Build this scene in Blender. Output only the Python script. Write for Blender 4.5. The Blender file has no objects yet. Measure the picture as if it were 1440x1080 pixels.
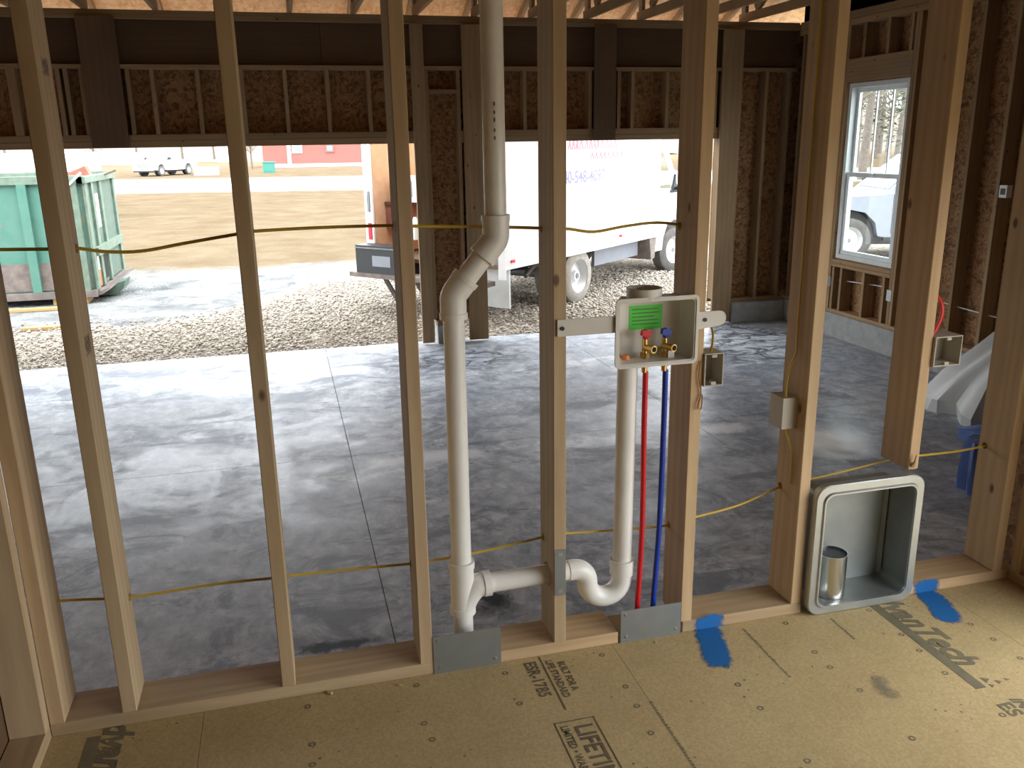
import bpy, bmesh, math, random
import numpy as np
from mathutils import Vector, Matrix, Euler
random.seed(7); rng = np.random.default_rng(7)
scene = bpy.context.scene
COL = scene.collection
R_ = math.radians

# ------------------------------------------------------------------ camera
FPX = 1210.03
CAM = np.array([0.9042, -2.2370, 1.5290]); YAW, PITCH, ROLL = 0.2531, -0.2742, -0.0162
_F = np.array([math.sin(YAW)*math.cos(PITCH), math.cos(YAW)*math.cos(PITCH), math.sin(PITCH)])
_R0 = np.array([math.cos(YAW), -math.sin(YAW), 0.0]); _U0 = np.cross(_R0, _F)
_R = math.cos(ROLL)*_R0 + math.sin(ROLL)*_U0; _U = -math.sin(ROLL)*_R0 + math.cos(ROLL)*_U0
cd = bpy.data.cameras.new('camera'); cam = bpy.data.objects.new('camera', cd); COL.objects.link(cam)
cd.sensor_width = 36.0; cd.lens = 36.0*FPX/1440; cd.clip_start = 0.05; cd.clip_end = 1000
cam.matrix_world = Matrix(((_R[0], _U[0], -_F[0], CAM[0]), (_R[1], _U[1], -_F[1], CAM[1]), (_R[2], _U[2], -_F[2], CAM[2]), (0, 0, 0, 1)))
scene.camera = cam
def _ray(x, y): return _F + _R*(x-720)/FPX - _U*(y-540)/FPX
def onx(x, y, X): d = _ray(x, y); return CAM + d*((X-CAM[0])/d[0])
def ony(x, y, Y): d = _ray(x, y); return CAM + d*((Y-CAM[1])/d[1])
def onz(x, y, Z): d = _ray(x, y); return CAM + d*((Z-CAM[2])/d[2])

# ------------------------------------------------------------------ light
vs = scene.view_settings
vs.view_transform = 'Standard'; vs.look = 'None'; vs.gamma = 1.0; vs.use_curve_mapping = False; vs.exposure = 0.0
world = bpy.data.worlds.new('overcast_sky'); scene.world = world; world.use_nodes = True
wn = world.node_tree.nodes; bg = wn['Background']
bg.inputs[0].default_value = (0.93, 0.965, 1.0, 1); bg.inputs[1].default_value = 7.2
scene.cycles.max_bounces = 8; scene.cycles.diffuse_bounces = 5
def portal(name, loc, rot, sx, sy):
    l = bpy.data.lights.new(name, 'AREA'); l.shape = 'RECTANGLE'; l.size = sx; l.size_y = sy; l.cycles.is_portal = True
    o = bpy.data.objects.new(name, l); COL.objects.link(o); o.location = loc; o.rotation_euler = rot
G = -0.70          # ground outside
SL = -0.60         # garage slab
YW = 6.95          # inner face of the garage front wall
XR = 6.68          # inner face of the garage right wall
RX = 3.278         # inner face of the room's right wall
portal('door_opening_daylight', (-0.55, 7.12, 0.47), (R_(-90), 0, 0), 5.6, 2.1)
portal('small_door_opening_daylight', (4.37, 7.12, 0.47), (R_(-90), 0, 0), 2.7, 2.1)
OY0, OY1, OZ = -3.75, -0.42, 1.52        # unseen low opening added in the room's right wall to let in fill light
portal('added_opening_daylight', (3.42, (OY0+OY1)/2, OZ/2), (0, R_(90), 0), OZ, OY1-OY0)

# ------------------------------------------------------------------ materials
def new_mat(name):
    m = bpy.data.materials.new(name); m.use_nodes = True
    nt = m.node_tree; return m, nt, nt.nodes['Principled BSDF']
def N(nt, t, **k):
    n = nt.nodes.new(t)
    for a, v in k.items():
        if a == 'inp':
            for kk, vv in v.items(): n.inputs[kk].default_value = vv
        else: setattr(n, a, v)
    return n
def L(nt, a, b): nt.links.new(a, b)
def ramp(nt, fac, stops, interp='LINEAR'):
    r = N(nt, 'ShaderNodeValToRGB'); r.color_ramp.interpolation = interp
    e = r.color_ramp.elements
    while len(e) < len(stops): e.new(0.5)
    for i, (p, c) in enumerate(stops):
        e[i].position = p; e[i].color = (c, c, c, 1) if isinstance(c, (int, float)) else (*c, 1)
    L(nt, fac, r.inputs[0]); return r.outputs[0]
def mixc(nt, fac, a, b, bt='MIX'):
    n = N(nt, 'ShaderNodeMix', data_type='RGBA', blend_type=bt)
    for s, v in ((n.inputs[0], fac), (n.inputs[6], a), (n.inputs[7], b)):
        if hasattr(v, 'links'): L(nt, v, s)
        else: s.default_value = v if isinstance(v, (int, float)) else (*v, 1)
    return n.outputs[2]
def math_(nt, op, a, b=None, c=None, clamp=False):
    n = N(nt, 'ShaderNodeMath', operation=op, use_clamp=clamp)
    for i, v in enumerate((a, b, c)):
        if v is None: continue
        if hasattr(v, 'links'): L(nt, v, n.inputs[i])
        else: n.inputs[i].default_value = v
    return n.outputs[0]
def coords(nt, scale=(1, 1, 1), kind='Object', loc=None):
    t = N(nt, 'ShaderNodeTexCoord'); mp = N(nt, 'ShaderNodeMapping'); mp.inputs['Scale'].default_value = scale
    L(nt, t.outputs[kind], mp.inputs[0])
    if loc is not None: L(nt, loc, mp.inputs['Location'])
    return mp.outputs[0]
def noise(nt, vec, scale=5, detail=3, rough=0.55, dist=0.0):
    n = N(nt, 'ShaderNodeTexNoise'); n.inputs['Scale'].default_value = scale; n.inputs['Detail'].default_value = detail
    n.inputs['Roughness'].default_value = rough; n.inputs['Distortion'].default_value = dist
    L(nt, vec, n.inputs['Vector']); return n.outputs[0]
def bump(nt, p, h, strength=0.3, dist=0.01):
    b = N(nt, 'ShaderNodeBump'); b.inputs['Strength'].default_value = strength; b.inputs['Distance'].default_value = dist
    L(nt, h, b.inputs['Height']); L(nt, b.outputs[0], p.inputs['Normal'])
def plain(name, c, rough=0.5, metal=0.0, var=0.0, emit=None):
    m, nt, p = new_mat(name); p.inputs['Roughness'].default_value = rough; p.inputs['Metallic'].default_value = metal
    f = noise(nt, coords(nt), 9, 3)
    v = max(var, 0.06)
    L(nt, ramp(nt, f, [(0.25, tuple(x*(1-v) for x in c)), (0.75, tuple(min(1, x*(1+v)) for x in c))]), p.inputs['Base Color'])
    return m
def wood(name, c0, c1, knots=True, rough=0.75):
    m, nt, p = new_mat(name); p.inputs['Roughness'].default_value = rough
    oi = N(nt, 'ShaderNodeObjectInfo'); cx = N(nt, 'ShaderNodeCombineXYZ')
    for i in range(3): L(nt, math_(nt, 'MULTIPLY', oi.outputs['Random'], 17.0+9*i), cx.inputs[i])
    v = coords(nt, (1, 1, 0.09), loc=cx.outputs[0])
    w = N(nt, 'ShaderNodeTexWave', wave_type='RINGS', rings_direction='Z'); w.inputs['Scale'].default_value = 9
    w.inputs['Distortion'].default_value = 6; w.inputs['Detail'].default_value = 3; w.inputs['Detail Scale'].default_value = 1.6
    L(nt, v, w.inputs['Vector'])
    fine = noise(nt, v, 90, 3)
    g = math_(nt, 'ADD', math_(nt, 'MULTIPLY', w.outputs['Fac'], 0.38), math_(nt, 'MULTIPLY', fine, 0.6), clamp=True)
    col = ramp(nt, g, [(0.1, c1), (0.9, c0)])
    big = noise(nt, coords(nt, (1, 1, 0.5), loc=cx.outputs[0]), 3.0, 2)
    col = mixc(nt, ramp(nt, big, [(0.35, 0.0), (0.75, 0.5)]), col, tuple(x*0.72 for x in c1))
    tint = ramp(nt, oi.outputs['Random'], [(0.0, (0.80, 0.76, 0.70)), (0.5, (1.0, 0.97, 0.95)), (1.0, (1.0, 0.90, 0.80))])
    col = mixc(nt, 1.0, col, tint, 'MULTIPLY')
    if knots:
        vo = N(nt, 'ShaderNodeTexVoronoi'); vo.inputs['Scale'].default_value = 7.0; vo.inputs['Randomness'].default_value = 1
        L(nt, coords(nt, (1, 1, 0.55), loc=cx.outputs[0]), vo.inputs['Vector'])
        k = ramp(nt, vo.outputs['Distance'], [(0.045, 0.85), (0.085, 0.0)])
        col = mixc(nt, k, col, (0.10, 0.045, 0.018))
    L(nt, col, p.inputs['Base Color']); bump(nt, p, g, 0.15, 0.002)
    return m
def osb(name, cols, sc=22.0, rough=0.8, axis=(1, 1, 1)):
    m, nt, p = new_mat(name); p.inputs['Roughness'].default_value = rough
    t = N(nt, 'ShaderNodeTexCoord'); mp = N(nt, 'ShaderNodeMapping'); mp.inputs['Scale'].default_value = axis
    L(nt, t.outputs['Object'], mp.inputs[0])
    ns = N(nt, 'ShaderNodeTexNoise'); ns.inputs['Scale'].default_value = 6; L(nt, mp.outputs[0], ns.inputs['Vector'])
    va = N(nt, 'ShaderNodeVectorMath', operation='MULTIPLY_ADD'); L(nt, ns.outputs['Color'], va.inputs[0])
    va.inputs[1].default_value = (0.12, 0.12, 0.12); L(nt, mp.outputs[0], va.inputs[2])
    facs = []
    for rot, s in (((0.4, 0.5, 0.5), (1, 0.3, 0.6)), ((0.9, 0.2, 2.0), (0.35, 1, 1))):
        mq = N(nt, 'ShaderNodeMapping'); mq.inputs['Rotation'].default_value = rot; mq.inputs['Scale'].default_value = s
        L(nt, va.outputs[0], mq.inputs[0])
        vo = N(nt, 'ShaderNodeTexVoronoi'); vo.inputs['Scale'].default_value = sc; L(nt, mq.outputs[0], vo.inputs['Vector'])
        sx = N(nt, 'ShaderNodeSeparateColor'); L(nt, vo.outputs['Color'], sx.inputs[0]); facs.append(sx.outputs[0])
    f = math_(nt, 'MULTIPLY_ADD', facs[0], 0.55, math_(nt, 'MULTIPLY', facs[1], 0.45))
    n = len(cols); col = ramp(nt, f, [(0.15+0.7*i/(n-1), c) for i, c in enumerate(cols)])
    L(nt, col, p.inputs['Base Color']); bump(nt, p, f, 0.25, 0.003)
    return m

M = {}
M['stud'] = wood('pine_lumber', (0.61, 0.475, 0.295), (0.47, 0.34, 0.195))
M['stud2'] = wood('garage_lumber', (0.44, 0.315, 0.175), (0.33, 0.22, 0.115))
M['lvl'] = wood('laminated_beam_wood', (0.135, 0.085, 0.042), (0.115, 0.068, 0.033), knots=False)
M['board'] = wood('weathered_board', (0.18, 0.118, 0.067), (0.14, 0.088, 0.048), knots=False)
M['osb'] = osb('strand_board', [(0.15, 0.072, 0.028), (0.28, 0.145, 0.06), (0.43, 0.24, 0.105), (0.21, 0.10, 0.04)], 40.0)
M['osbroof_lit'] = osb('lit_roof_strand_board', [(0.68, 0.41, 0.20), (0.80, 0.53, 0.29), (0.87, 0.63, 0.39)], 34)  # strand board lightened to carry the bounced daylight at the eave
M['rear_dark'] = plain('darkened_rear_wall', (0.05, 0.045, 0.04), 0.9)  # unseen rear wall darkened to cut bounced light in the room
M['pvc'] = plain('white_pvc', (0.78, 0.76, 0.70), 0.32)
M['plastic'] = plain('ivory_plastic', (0.66, 0.63, 0.56), 0.42)
M['green'] = plain('green_label', (0.06, 0.62, 0.04), 0.5)
M['ink'] = plain('black_ink', (0.13, 0.10, 0.06), 0.8, 0, 0.4)
M['inkgrey'] = plain('faded_ink', (0.17, 0.145, 0.085), 0.8, 0, 0.3)
M['red'] = plain('red_plastic', (0.58, 0.012, 0.018), 0.38)
M['blue'] = plain('blue_plastic', (0.008, 0.045, 0.36), 0.38)
M['brass'] = plain('brass', (0.72, 0.48, 0.16), 0.3, 1.0)
M['orange'] = plain('orange_plastic', (0.85, 0.25, 0.06), 0.5)
M['hole'] = plain('painted_cavity_shade', (0.012, 0.01, 0.008), 0.9)  # near-black colour standing for the shade inside openings
M['steel'] = plain('galvanised_steel', (0.30, 0.32, 0.31), 0.48, 0.75, 0.12)
M['galv'] = plain('bright_galvanised_steel', (0.50, 0.53, 0.53), 0.36, 0.85, 0.1)
M['duct'] = plain('shiny_duct_steel', (0.68, 0.69, 0.66), 0.25, 1.0)
M['cable'] = plain('yellow_cable_sheath', (0.56, 0.38, 0.045), 0.45)
M['wcable'] = plain('white_cable_sheath', (0.7, 0.7, 0.66), 0.5)
M['ebox'] = plain('grey_box_plastic', (0.47, 0.43, 0.35), 0.6)
M['cblock'] = plain('grey_concrete_block', (0.36, 0.37, 0.36), 0.9, 0, 0.2)
M['vinyl'] = plain('white_vinyl', (0.80, 0.86, 0.86), 0.4)
M['white'] = plain('white_paint', (0.82, 0.83, 0.84), 0.35)
M['silver'] = plain('silver_paint', (0.25, 0.275, 0.315), 0.3, 0.1)
M['black'] = plain('black_plastic', (0.02, 0.022, 0.025), 0.5)
M['grey'] = plain('grey_metal', (0.20, 0.21, 0.22), 0.5, 0.3, 0.2)
M['tyre'] = plain('tyre_rubber', (0.10, 0.095, 0.088), 0.9, 0, 0.25)
M['dusttyre'] = plain('dusty_tyre_rubber', (0.288, 0.272, 0.240), 0.95, 0, 0.2)
M['rim'] = plain('pale_rim', (0.62, 0.63, 0.64), 0.45, 0.3)
M['tail'] = plain('red_lamp', (0.75, 0.02, 0.04), 0.3)
M['barn'] = plain('red_barn_siding', (0.310, 0.118, 0.099), 0.8, 0, 0.12)
M['teal'] = plain('green_utility_paint', (0.042, 0.210, 0.168), 0.6)
M['redtext'] = plain('red_lettering', (0.60, 0.22, 0.25), 0.5)
M['bluetext'] = plain('blue_lettering', (0.22, 0.22, 0.45), 0.5)
M['redcable'] = plain('red_cable_sheath', (0.62, 0.035, 0.02), 0.45)
M['yellowwood'] = wood('fresh_yellow_lumber', (0.546, 0.392, 0.168), (0.434, 0.280, 0.105))
M['tarp'] = plain('blue_tarp', (0.10, 0.17, 0.42), 0.5)
M['sheet'] = plain('white_plastic_sheet', (0.66, 0.70, 0.70), 0.35)
M['lining'] = plain('tan_plywood_lining', (0.72, 0.45, 0.28), 0.8, 0, 0.12)
def translucent():
    m, nt, p = new_mat('translucent_roof_panel'); tr_ = N(nt, 'ShaderNodeBsdfTranslucent'); tr_.inputs[0].default_value = (0.8, 0.8, 0.76, 1); mx = N(nt, 'ShaderNodeMixShader'); mx.inputs[0].default_value = 0.9
    L(nt, p.outputs[0], mx.inputs[1]); L(nt, tr_.outputs[0], mx.inputs[2]); L(nt, mx.outputs[0], nt.nodes['Material Output'].inputs[0]); return m
M['troof'] = translucent()
def glass():
    m, nt, p = new_mat('window_glass'); nt.nodes.remove(p)
    tr = N(nt, 'ShaderNodeBsdfTransparent'); tr.inputs[0].default_value = (0.93, 0.96, 0.96, 1)
    gl = N(nt, 'ShaderNodeBsdfGlossy'); gl.inputs['Roughness'].default_value = 0.03
    lw = N(nt, 'ShaderNodeLayerWeight'); lw.inputs[0].default_value = 0.5
    fr_ = math_(nt, 'MULTIPLY_ADD', math_(nt, 'POWER', lw.outputs['Facing'], 4.0), 0.7, 0.03)
    mx = N(nt, 'ShaderNodeMixShader'); L(nt, fr_, mx.inputs[0]); L(nt, tr.outputs[0], mx.inputs[1]); L(nt, gl.outputs[0], mx.inputs[2])
    L(nt, mx.outputs[0], nt.nodes['Material Output'].inputs[0]); return m
M['glass'] = glass()
def darkglass():
    m, nt, p = new_mat('tinted_glass'); p.inputs['Base Color'].default_value = (0.20, 0.27, 0.30, 1); p.inputs['Roughness'].default_value = 0.08
    return m
M['dglass'] = darkglass()
def rusty():
    m, nt, p = new_mat('dumpster_green_paint'); p.inputs['Roughness'].default_value = 0.65
    v = coords(nt); f = noise(nt, v, 1.7, 5, 0.65); z = N(nt, 'ShaderNodeSeparateXYZ'); L(nt, v, z.inputs[0])
    col = ramp(nt, noise(nt, v, 2.4, 3), [(0.3, (0.054, 0.180, 0.137)), (0.7, (0.101, 0.230, 0.180))])
    col = mixc(nt, ramp(nt, f, [(0.60, 0.0), (0.70, 0.8)]), col, (0.30, 0.15, 0.075))
    L(nt, col, p.inputs['Base Color']); return m
M['dump'] = rusty()
M['rust'] = plain('rusty_grey_steel', (0.180, 0.150, 0.135), 0.8, 0.1, 0.35)
M['sage'] = plain('faded_sage_paint', (0.144, 0.202, 0.151), 0.7, 0, 0.25)
M['gate'] = plain('dull_green_gate', (0.091, 0.140, 0.108), 0.7, 0, 0.25)
M['redrust'] = plain('red_rusty_sheet', (0.315, 0.120, 0.083), 0.8, 0, 0.3)
M['orust'] = plain('orange_rust', (0.390, 0.165, 0.075), 0.85, 0, 0.25)
def subfloor():
    m, nt, p = new_mat('subfloor_panel_board'); p.inputs['Roughness'].default_value = 0.7; p.inputs['Specular IOR Level'].default_value = 0.2
    v = coords(nt); f = noise(nt, v, 2.2, 5, 0.6); g = noise(nt, coords(nt, (1, 0.5, 1)), 130, 3, 0.7)
    col = ramp(nt, f, [(0.25, (0.43, 0.325, 0.155)), (0.75, (0.57, 0.44, 0.225))])
    col = mixc(nt, ramp(nt, g, [(0.35, 0.35), (0.65, 0.0)]), col, (0.20, 0.135, 0.065))
    vo = N(nt, 'ShaderNodeTexVoronoi'); vo.inputs['Scale'].default_value = 26; L(nt, v, vo.inputs['Vector'])
    sp = math_(nt, 'MULTIPLY', ramp(nt, vo.outputs['Distance'], [(0.08, 1.0), (0.13, 0.0)]), ramp(nt, noise(nt, v, 5, 2), [(0.52, 0.0), (0.6, 0.8)]))
    col = mixc(nt, sp, col, (0.09, 0.06, 0.03))
    L(nt, col, p.inputs['Base Color']); bump(nt, p, g, 0.15, 0.002); return m
M['subfloor'] = subfloor()
def slab():
    m, nt, p = new_mat('wet_garage_concrete')
    t = N(nt, 'ShaderNodeNewGeometry')
    def vec(s):
        mp = N(nt, 'ShaderNodeMapping'); mp.inputs['Scale'].default_value = s; L(nt, t.outputs['Position'], mp.inputs[0]); return mp.outputs[0]
    big = noise(nt, vec((0.6, 1.0, 1)), 0.55, 4, 0.55, 0.6)
    marb = noise(nt, vec((1.0, 0.7, 1)), 1.6, 12, 0.74, 0.9)
    streak = noise(nt, vec((0.8, 1.2, 1)), 2.2, 10, 0.76, 0.8)
    fine = noise(nt, vec((1.3, 1.0, 1)), 7, 10, 0.76, 0.4)
    sx = N(nt, 'ShaderNodeSeparateXYZ'); L(nt, t.outputs['Position'], sx.inputs[0])
    # the darker slab mix grows slightly towards the right-hand end
    side = math_(nt, 'MULTIPLY_ADD', sx.outputs[0], 0.006, -0.01)
    wet = math_(nt, 'ADD', math_(nt, 'MULTIPLY_ADD', big, 0.35, math_(nt, 'MULTIPLY_ADD', marb, 0.40, math_(nt, 'MULTIPLY', streak, 0.25))), side)
    wet = ramp(nt, wet, [(0.475, 0.0), (0.53, 0.5), (0.60, 1.0)])
    dry = ramp(nt, fine, [(0.38, (0.34, 0.365, 0.41)), (0.5, (0.47, 0.50, 0.55)), (0.62, (0.62, 0.65, 0.70))])
    dry = mixc(nt, ramp(nt, streak, [(0.42, 0.75), (0.50, 0.0)]), dry, (0.20, 0.22, 0.26))
    damp = ramp(nt, fine, [(0.38, (0.17, 0.195, 0.24)), (0.5, (0.30, 0.335, 0.395)), (0.62, (0.46, 0.50, 0.56))])
    col = mixc(nt, wet, dry, damp)
    chalk = math_(nt, 'MULTIPLY', ramp(nt, noise(nt, vec((0.4, 1.5, 1)), 1.3, 7, 0.65, 0.7), [(0.58, 0.0), (0.64, 0.7)]), ramp(nt, fine, [(0.40, 0.1), (0.55, 1.0)]))
    col = mixc(nt, chalk, col, (0.80, 0.81, 0.83))
    def spot(cx, cy, rx, ry):
        ux = math_(nt, 'MULTIPLY', math_(nt, 'SUBTRACT', sx.outputs[0], cx), 1/rx); uy = math_(nt, 'MULTIPLY', math_(nt, 'SUBTRACT', sx.outputs[1], cy), 1/ry)
        return math_(nt, 'SQRT', math_(nt, 'ADD', math_(nt, 'MULTIPLY', ux, ux), math_(nt, 'MULTIPLY', uy, uy)))
    # white marks along the saw cut, dark wrinkle lines by the door posts, an oily splash under the vent stack
    band = math_(nt, 'ABSOLUTE', math_(nt, 'ADD', math_(nt, 'SUBTRACT', sx.outputs[1], 3.40), math_(nt, 'MULTIPLY', math_(nt, 'SUBTRACT', marb, 0.5), 0.5)))
    bx_ = noise(nt, vec((0.9, 0.0, 0)), 1.0, 2)
    mk = math_(nt, 'MULTIPLY', ramp(nt, band, [(0.05, 0.85), (0.13, 0.0)]), ramp(nt, bx_, [(0.50, 0.0), (0.56, 1.0)]))
    col = mixc(nt, mk, col, (0.80, 0.82, 0.86))
    vein = ramp(nt, noise(nt, vec((1.0, 1.6, 1)), 1.9, 5, 0.6, 1.2), [(0.44, 0.0), (0.49, 1.0), (0.51, 1.0), (0.56, 0.0)])
    zone = math_(nt, 'MAXIMUM', ramp(nt, spot(2.5, 6.2, 0.9, 0.6), [(0.6, 1.0), (1.0, 0.0)]), ramp(nt, spot(5.6, 6.0, 1.0, 1.3), [(0.6, 1.0), (1.0, 0.0)]))
    col = mixc(nt, math_(nt, 'MULTIPLY', math_(nt, 'MULTIPLY', vein, zone), 0.85), col, (0.05, 0.055, 0.06))
    oil = ramp(nt, math_(nt, 'MULTIPLY', math_(nt, 'ADD', spot(1.72, 1.42, 0.22, 0.30), math_(nt, 'MULTIPLY', fine, 1.4)), 0.4), [(0.36, 0.95), (0.50, 0.0)])
    col = mixc(nt, oil, col, (0.03, 0.032, 0.035))
    oil2 = ramp(nt, math_(nt, 'MULTIPLY', math_(nt, 'ADD', spot(0.95, 1.20, 0.40, 0.10), math_(nt, 'MULTIPLY', fine, 1.6)), 0.4), [(0.40, 0.9), (0.52, 0.0)])
    col = mixc(nt, oil2, col, (0.03, 0.032, 0.035))
    # pale plaster dust dropped on the slab
    dx = math_(nt, 'MULTIPLY', math_(nt, 'SUBTRACT', sx.outputs[0], 4.55), 2.2); dy = math_(nt, 'MULTIPLY', math_(nt, 'SUBTRACT', sx.outputs[1], 2.95), 1.9)
    dd = math_(nt, 'SQRT', math_(nt, 'ADD', math_(nt, 'MULTIPLY', dx, dx), math_(nt, 'MULTIPLY', dy, dy)))
    dd = math_(nt, 'MULTIPLY', math_(nt, 'ADD', dd, math_(nt, 'MULTIPLY', fine, 0.9)), 0.5)
    col = mixc(nt, ramp(nt, dd, [(0.35, 1.0), (0.62, 0.0)]), col, (0.85, 0.85, 0.83))
    L(nt, col, p.inputs['Base Color'])
    L(nt, ramp(nt, math_(nt, 'MULTIPLY_ADD', wet, -0.30, math_(nt, 'MULTIPLY', fine, 0.35)), [(0.0, 0.30), (0.3, 0.55)]), p.inputs['Roughness'])
    L(nt, math_(nt, 'MULTIPLY_ADD', wet, 0.10, 0.04), p.inputs['Specular IOR Level'])
    bump(nt, p, fine, 0.10, 0.006); return m
M['slab'] = slab()
def ground():
    m, nt, p = new_mat('yard_ground'); p.inputs['Roughness'].default_value = 0.95; p.inputs['Specular IOR Level'].default_value = 0.0
    t = N(nt, 'ShaderNodeNewGeometry'); sx = N(nt, 'ShaderNodeSeparateXYZ'); L(nt, t.outputs['Position'], sx.inputs[0])
    X, Y = sx.outputs[0], sx.outputs[1]
    v = t.outputs['Position']
    wob = math_(nt, 'MULTIPLY', math_(nt, 'SUBTRACT', noise(nt, v, 0.5, 5, 0.65), 0.5), 2.4)
    Yw = math_(nt, 'ADD', Y, wob)
    st = math_(nt, 'MULTIPLY', N(nt, 'ShaderNodeMapRange').outputs[0], 1.0)
    mr = N(nt, 'ShaderNodeMapRange', interpolation_type='SMOOTHSTEP'); L(nt, X, mr.inputs[0])
    for i, val in ((1, -0.6), (2, 3.0), (3, 9.6), (4, 16.0)): mr.inputs[i].default_value = val
    gm = ramp(nt, math_(nt, 'SUBTRACT', math_(nt, 'ADD', Yw, 0.5), mr.outputs[0]), [(0.4, 0.0), (0.6, 1.0)])
    cell = N(nt, 'ShaderNodeTexVoronoi'); cell.inputs['Scale'].default_value = 24; L(nt, v, cell.inputs['Vector'])
    sc = N(nt, 'ShaderNodeSeparateColor'); L(nt, cell.outputs['Color'], sc.inputs[0])
    grav = ramp(nt, sc.outputs[0], [(0.0, (0.170, 0.149, 0.123)), (0.4, (0.281, 0.251, 0.212)), (1.0, (0.425, 0.387, 0.336))])
    mud = ramp(nt, noise(nt, v, 1.6, 6, 0.7, 0.6), [(0.32, (0.115, 0.122, 0.126)), (0.5, (0.223, 0.227, 0.223)), (0.68, (0.331, 0.324, 0.310))])
    gr = ramp(nt, noise(nt, v, 0.9, 6, 0.7), [(0.28, (0.126, 0.093, 0.057)), (0.5, (0.156, 0.120, 0.078)), (0.72, (0.186, 0.150, 0.102))])
    col = mixc(nt, gm, grav, mud)
    f2 = ramp(nt, math_(nt, 'MULTIPLY', math_(nt, 'SUBTRACT', Yw, 14.2), 0.6), [(0.2, 0.0), (0.8, 1.0)])
    col = mixc(nt, f2, col, gr)
    rd = math_(nt, 'SUBTRACT', 1.0, math_(nt, 'ABSOLUTE', math_(nt, 'MULTIPLY', math_(nt, 'SUBTRACT', math_(nt, 'ADD', Yw, math_(nt, 'MULTIPLY', X, 0.25)), 55.0), 0.09)))
    rm = ramp(nt, rd, [(0.0, 0.0), (0.25, 1.0)])
    col = mixc(nt, rm, col, (0.42, 0.405, 0.38))
    far = ramp(nt, math_(nt, 'MULTIPLY', math_(nt, 'SUBTRACT', Yw, 80), 0.05), [(0.0, 0.0), (1.0, 1.0)])
    col = mixc(nt, far, col, (0.20, 0.15, 0.10))
    L(nt, col, p.inputs['Base Color'])
    hb = math_(nt, 'ADD', noise(nt, v, 1.4, 6, 0.7), math_(nt, 'MULTIPLY', cell.outputs['Distance'], 0.5))
    bump(nt, p, hb, 0.7, 0.08); return m
M['ground'] = ground()
def stones():
    m, nt, p = new_mat('gravel_stone'); p.inputs['Roughness'].default_value = 0.9; p.inputs['Specular IOR Level'].default_value = 0.1
    t = N(nt, 'ShaderNodeNewGeometry')
    L(nt, ramp(nt, t.outputs['Random Per Island'], [(0.0, (0.289, 0.255, 0.212)), (0.45, (0.425, 0.383, 0.323)), (0.8, (0.510, 0.468, 0.404)), (1.0, (0.578, 0.544, 0.493))]), p.inputs['Base Color'])
    return m
M['stones'] = stones()
def fading(name, c, lo=0.35, hi=0.6, sc=40):
    m, nt, p = new_mat(name); p.inputs['Base Color'].default_value = (*c, 1); p.inputs['Roughness'].default_value = 0.8
    at = N(nt, 'ShaderNodeAttribute', attribute_name='edge'); f = noise(nt, coords(nt), sc, 4, 0.7)
    a = ramp(nt, math_(nt, 'ADD', math_(nt, 'MULTIPLY', at.outputs['Fac'], 0.8), math_(nt, 'MULTIPLY', math_(nt, 'SUBTRACT', f, 0.5), 0.7)), [(lo, 0.0), (hi, 1.0)])
    L(nt, a, p.inputs['Alpha']); return m
M['paint'] = fading('blue_spray_paint', (0.004, 0.12, 0.36), -0.0, 0.26)
M['smudge'] = fading('worn_grey_print', (0.22, 0.19, 0.125), 0.30, 1.0, 45)
M['stampink'] = fading('worn_black_stamp', (0.13, 0.11, 0.08), 0.62, 1.0, 90)
M['trunk'] = plain('tree_bark', (0.16, 0.13, 0.11), 0.95, 0, 0.3)
M['twig'] = plain('bare_twigs', (0.192, 0.168, 0.128), 0.95, 0, 0.3)
M['brush'] = plain('dry_brush', (0.167, 0.130, 0.096), 0.95, 0, 0.3)
M['conifer'] = plain('grey_green_needles', (0.092, 0.104, 0.068), 0.95, 0, 0.3)

# ------------------------------------------------------------------ mesh helpers
def wm(o):
    m = o.matrix_basis.copy()
    return wm(o.parent) @ o.matrix_parent_inverse @ m if o.parent else m
def attach(o, p, local=False):
    if p is None: return
    o.parent = p
    if not local: o.matrix_parent_inverse = wm(p).inverted()
def tag(o, label=None, cat=None, group=None, kind=None):
    if label: o['label'] = label
    if cat: o['category'] = cat
    if group: o['group'] = group
    if kind: o['kind'] = kind
    return o
def empty(name, loc=(0, 0, 0), rz=0.0, label=None, cat=None, group=None, kind=None, parent=None):
    o = bpy.data.objects.new(name, None); COL.objects.link(o); o.empty_display_size = 0.2
    o.location = loc; o.rotation_euler = (0, 0, rz); attach(o, parent)
    return tag(o, label, cat, group, kind)
def structure(name, label=None, loc=(0, 0, 0)): return empty(name, loc, 0, label, None, None, 'structure')
_cache = {}
def bevel_box(sx, sy, sz, b):
    k = (round(sx, 4), round(sy, 4), round(sz, 4), b)
    if k in _cache: return _cache[k]
    bm = bmesh.new(); bmesh.ops.create_cube(bm, size=1.0); bmesh.ops.scale(bm, vec=(sx, sy, sz), verts=bm.verts)
    if b: bmesh.ops.bevel(bm, geom=bm.edges[:], offset=b, segments=1, affect='EDGES')
    me = bpy.data.meshes.new('block'); bm.to_mesh(me); bm.free(); _cache[k] = me; return me
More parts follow.
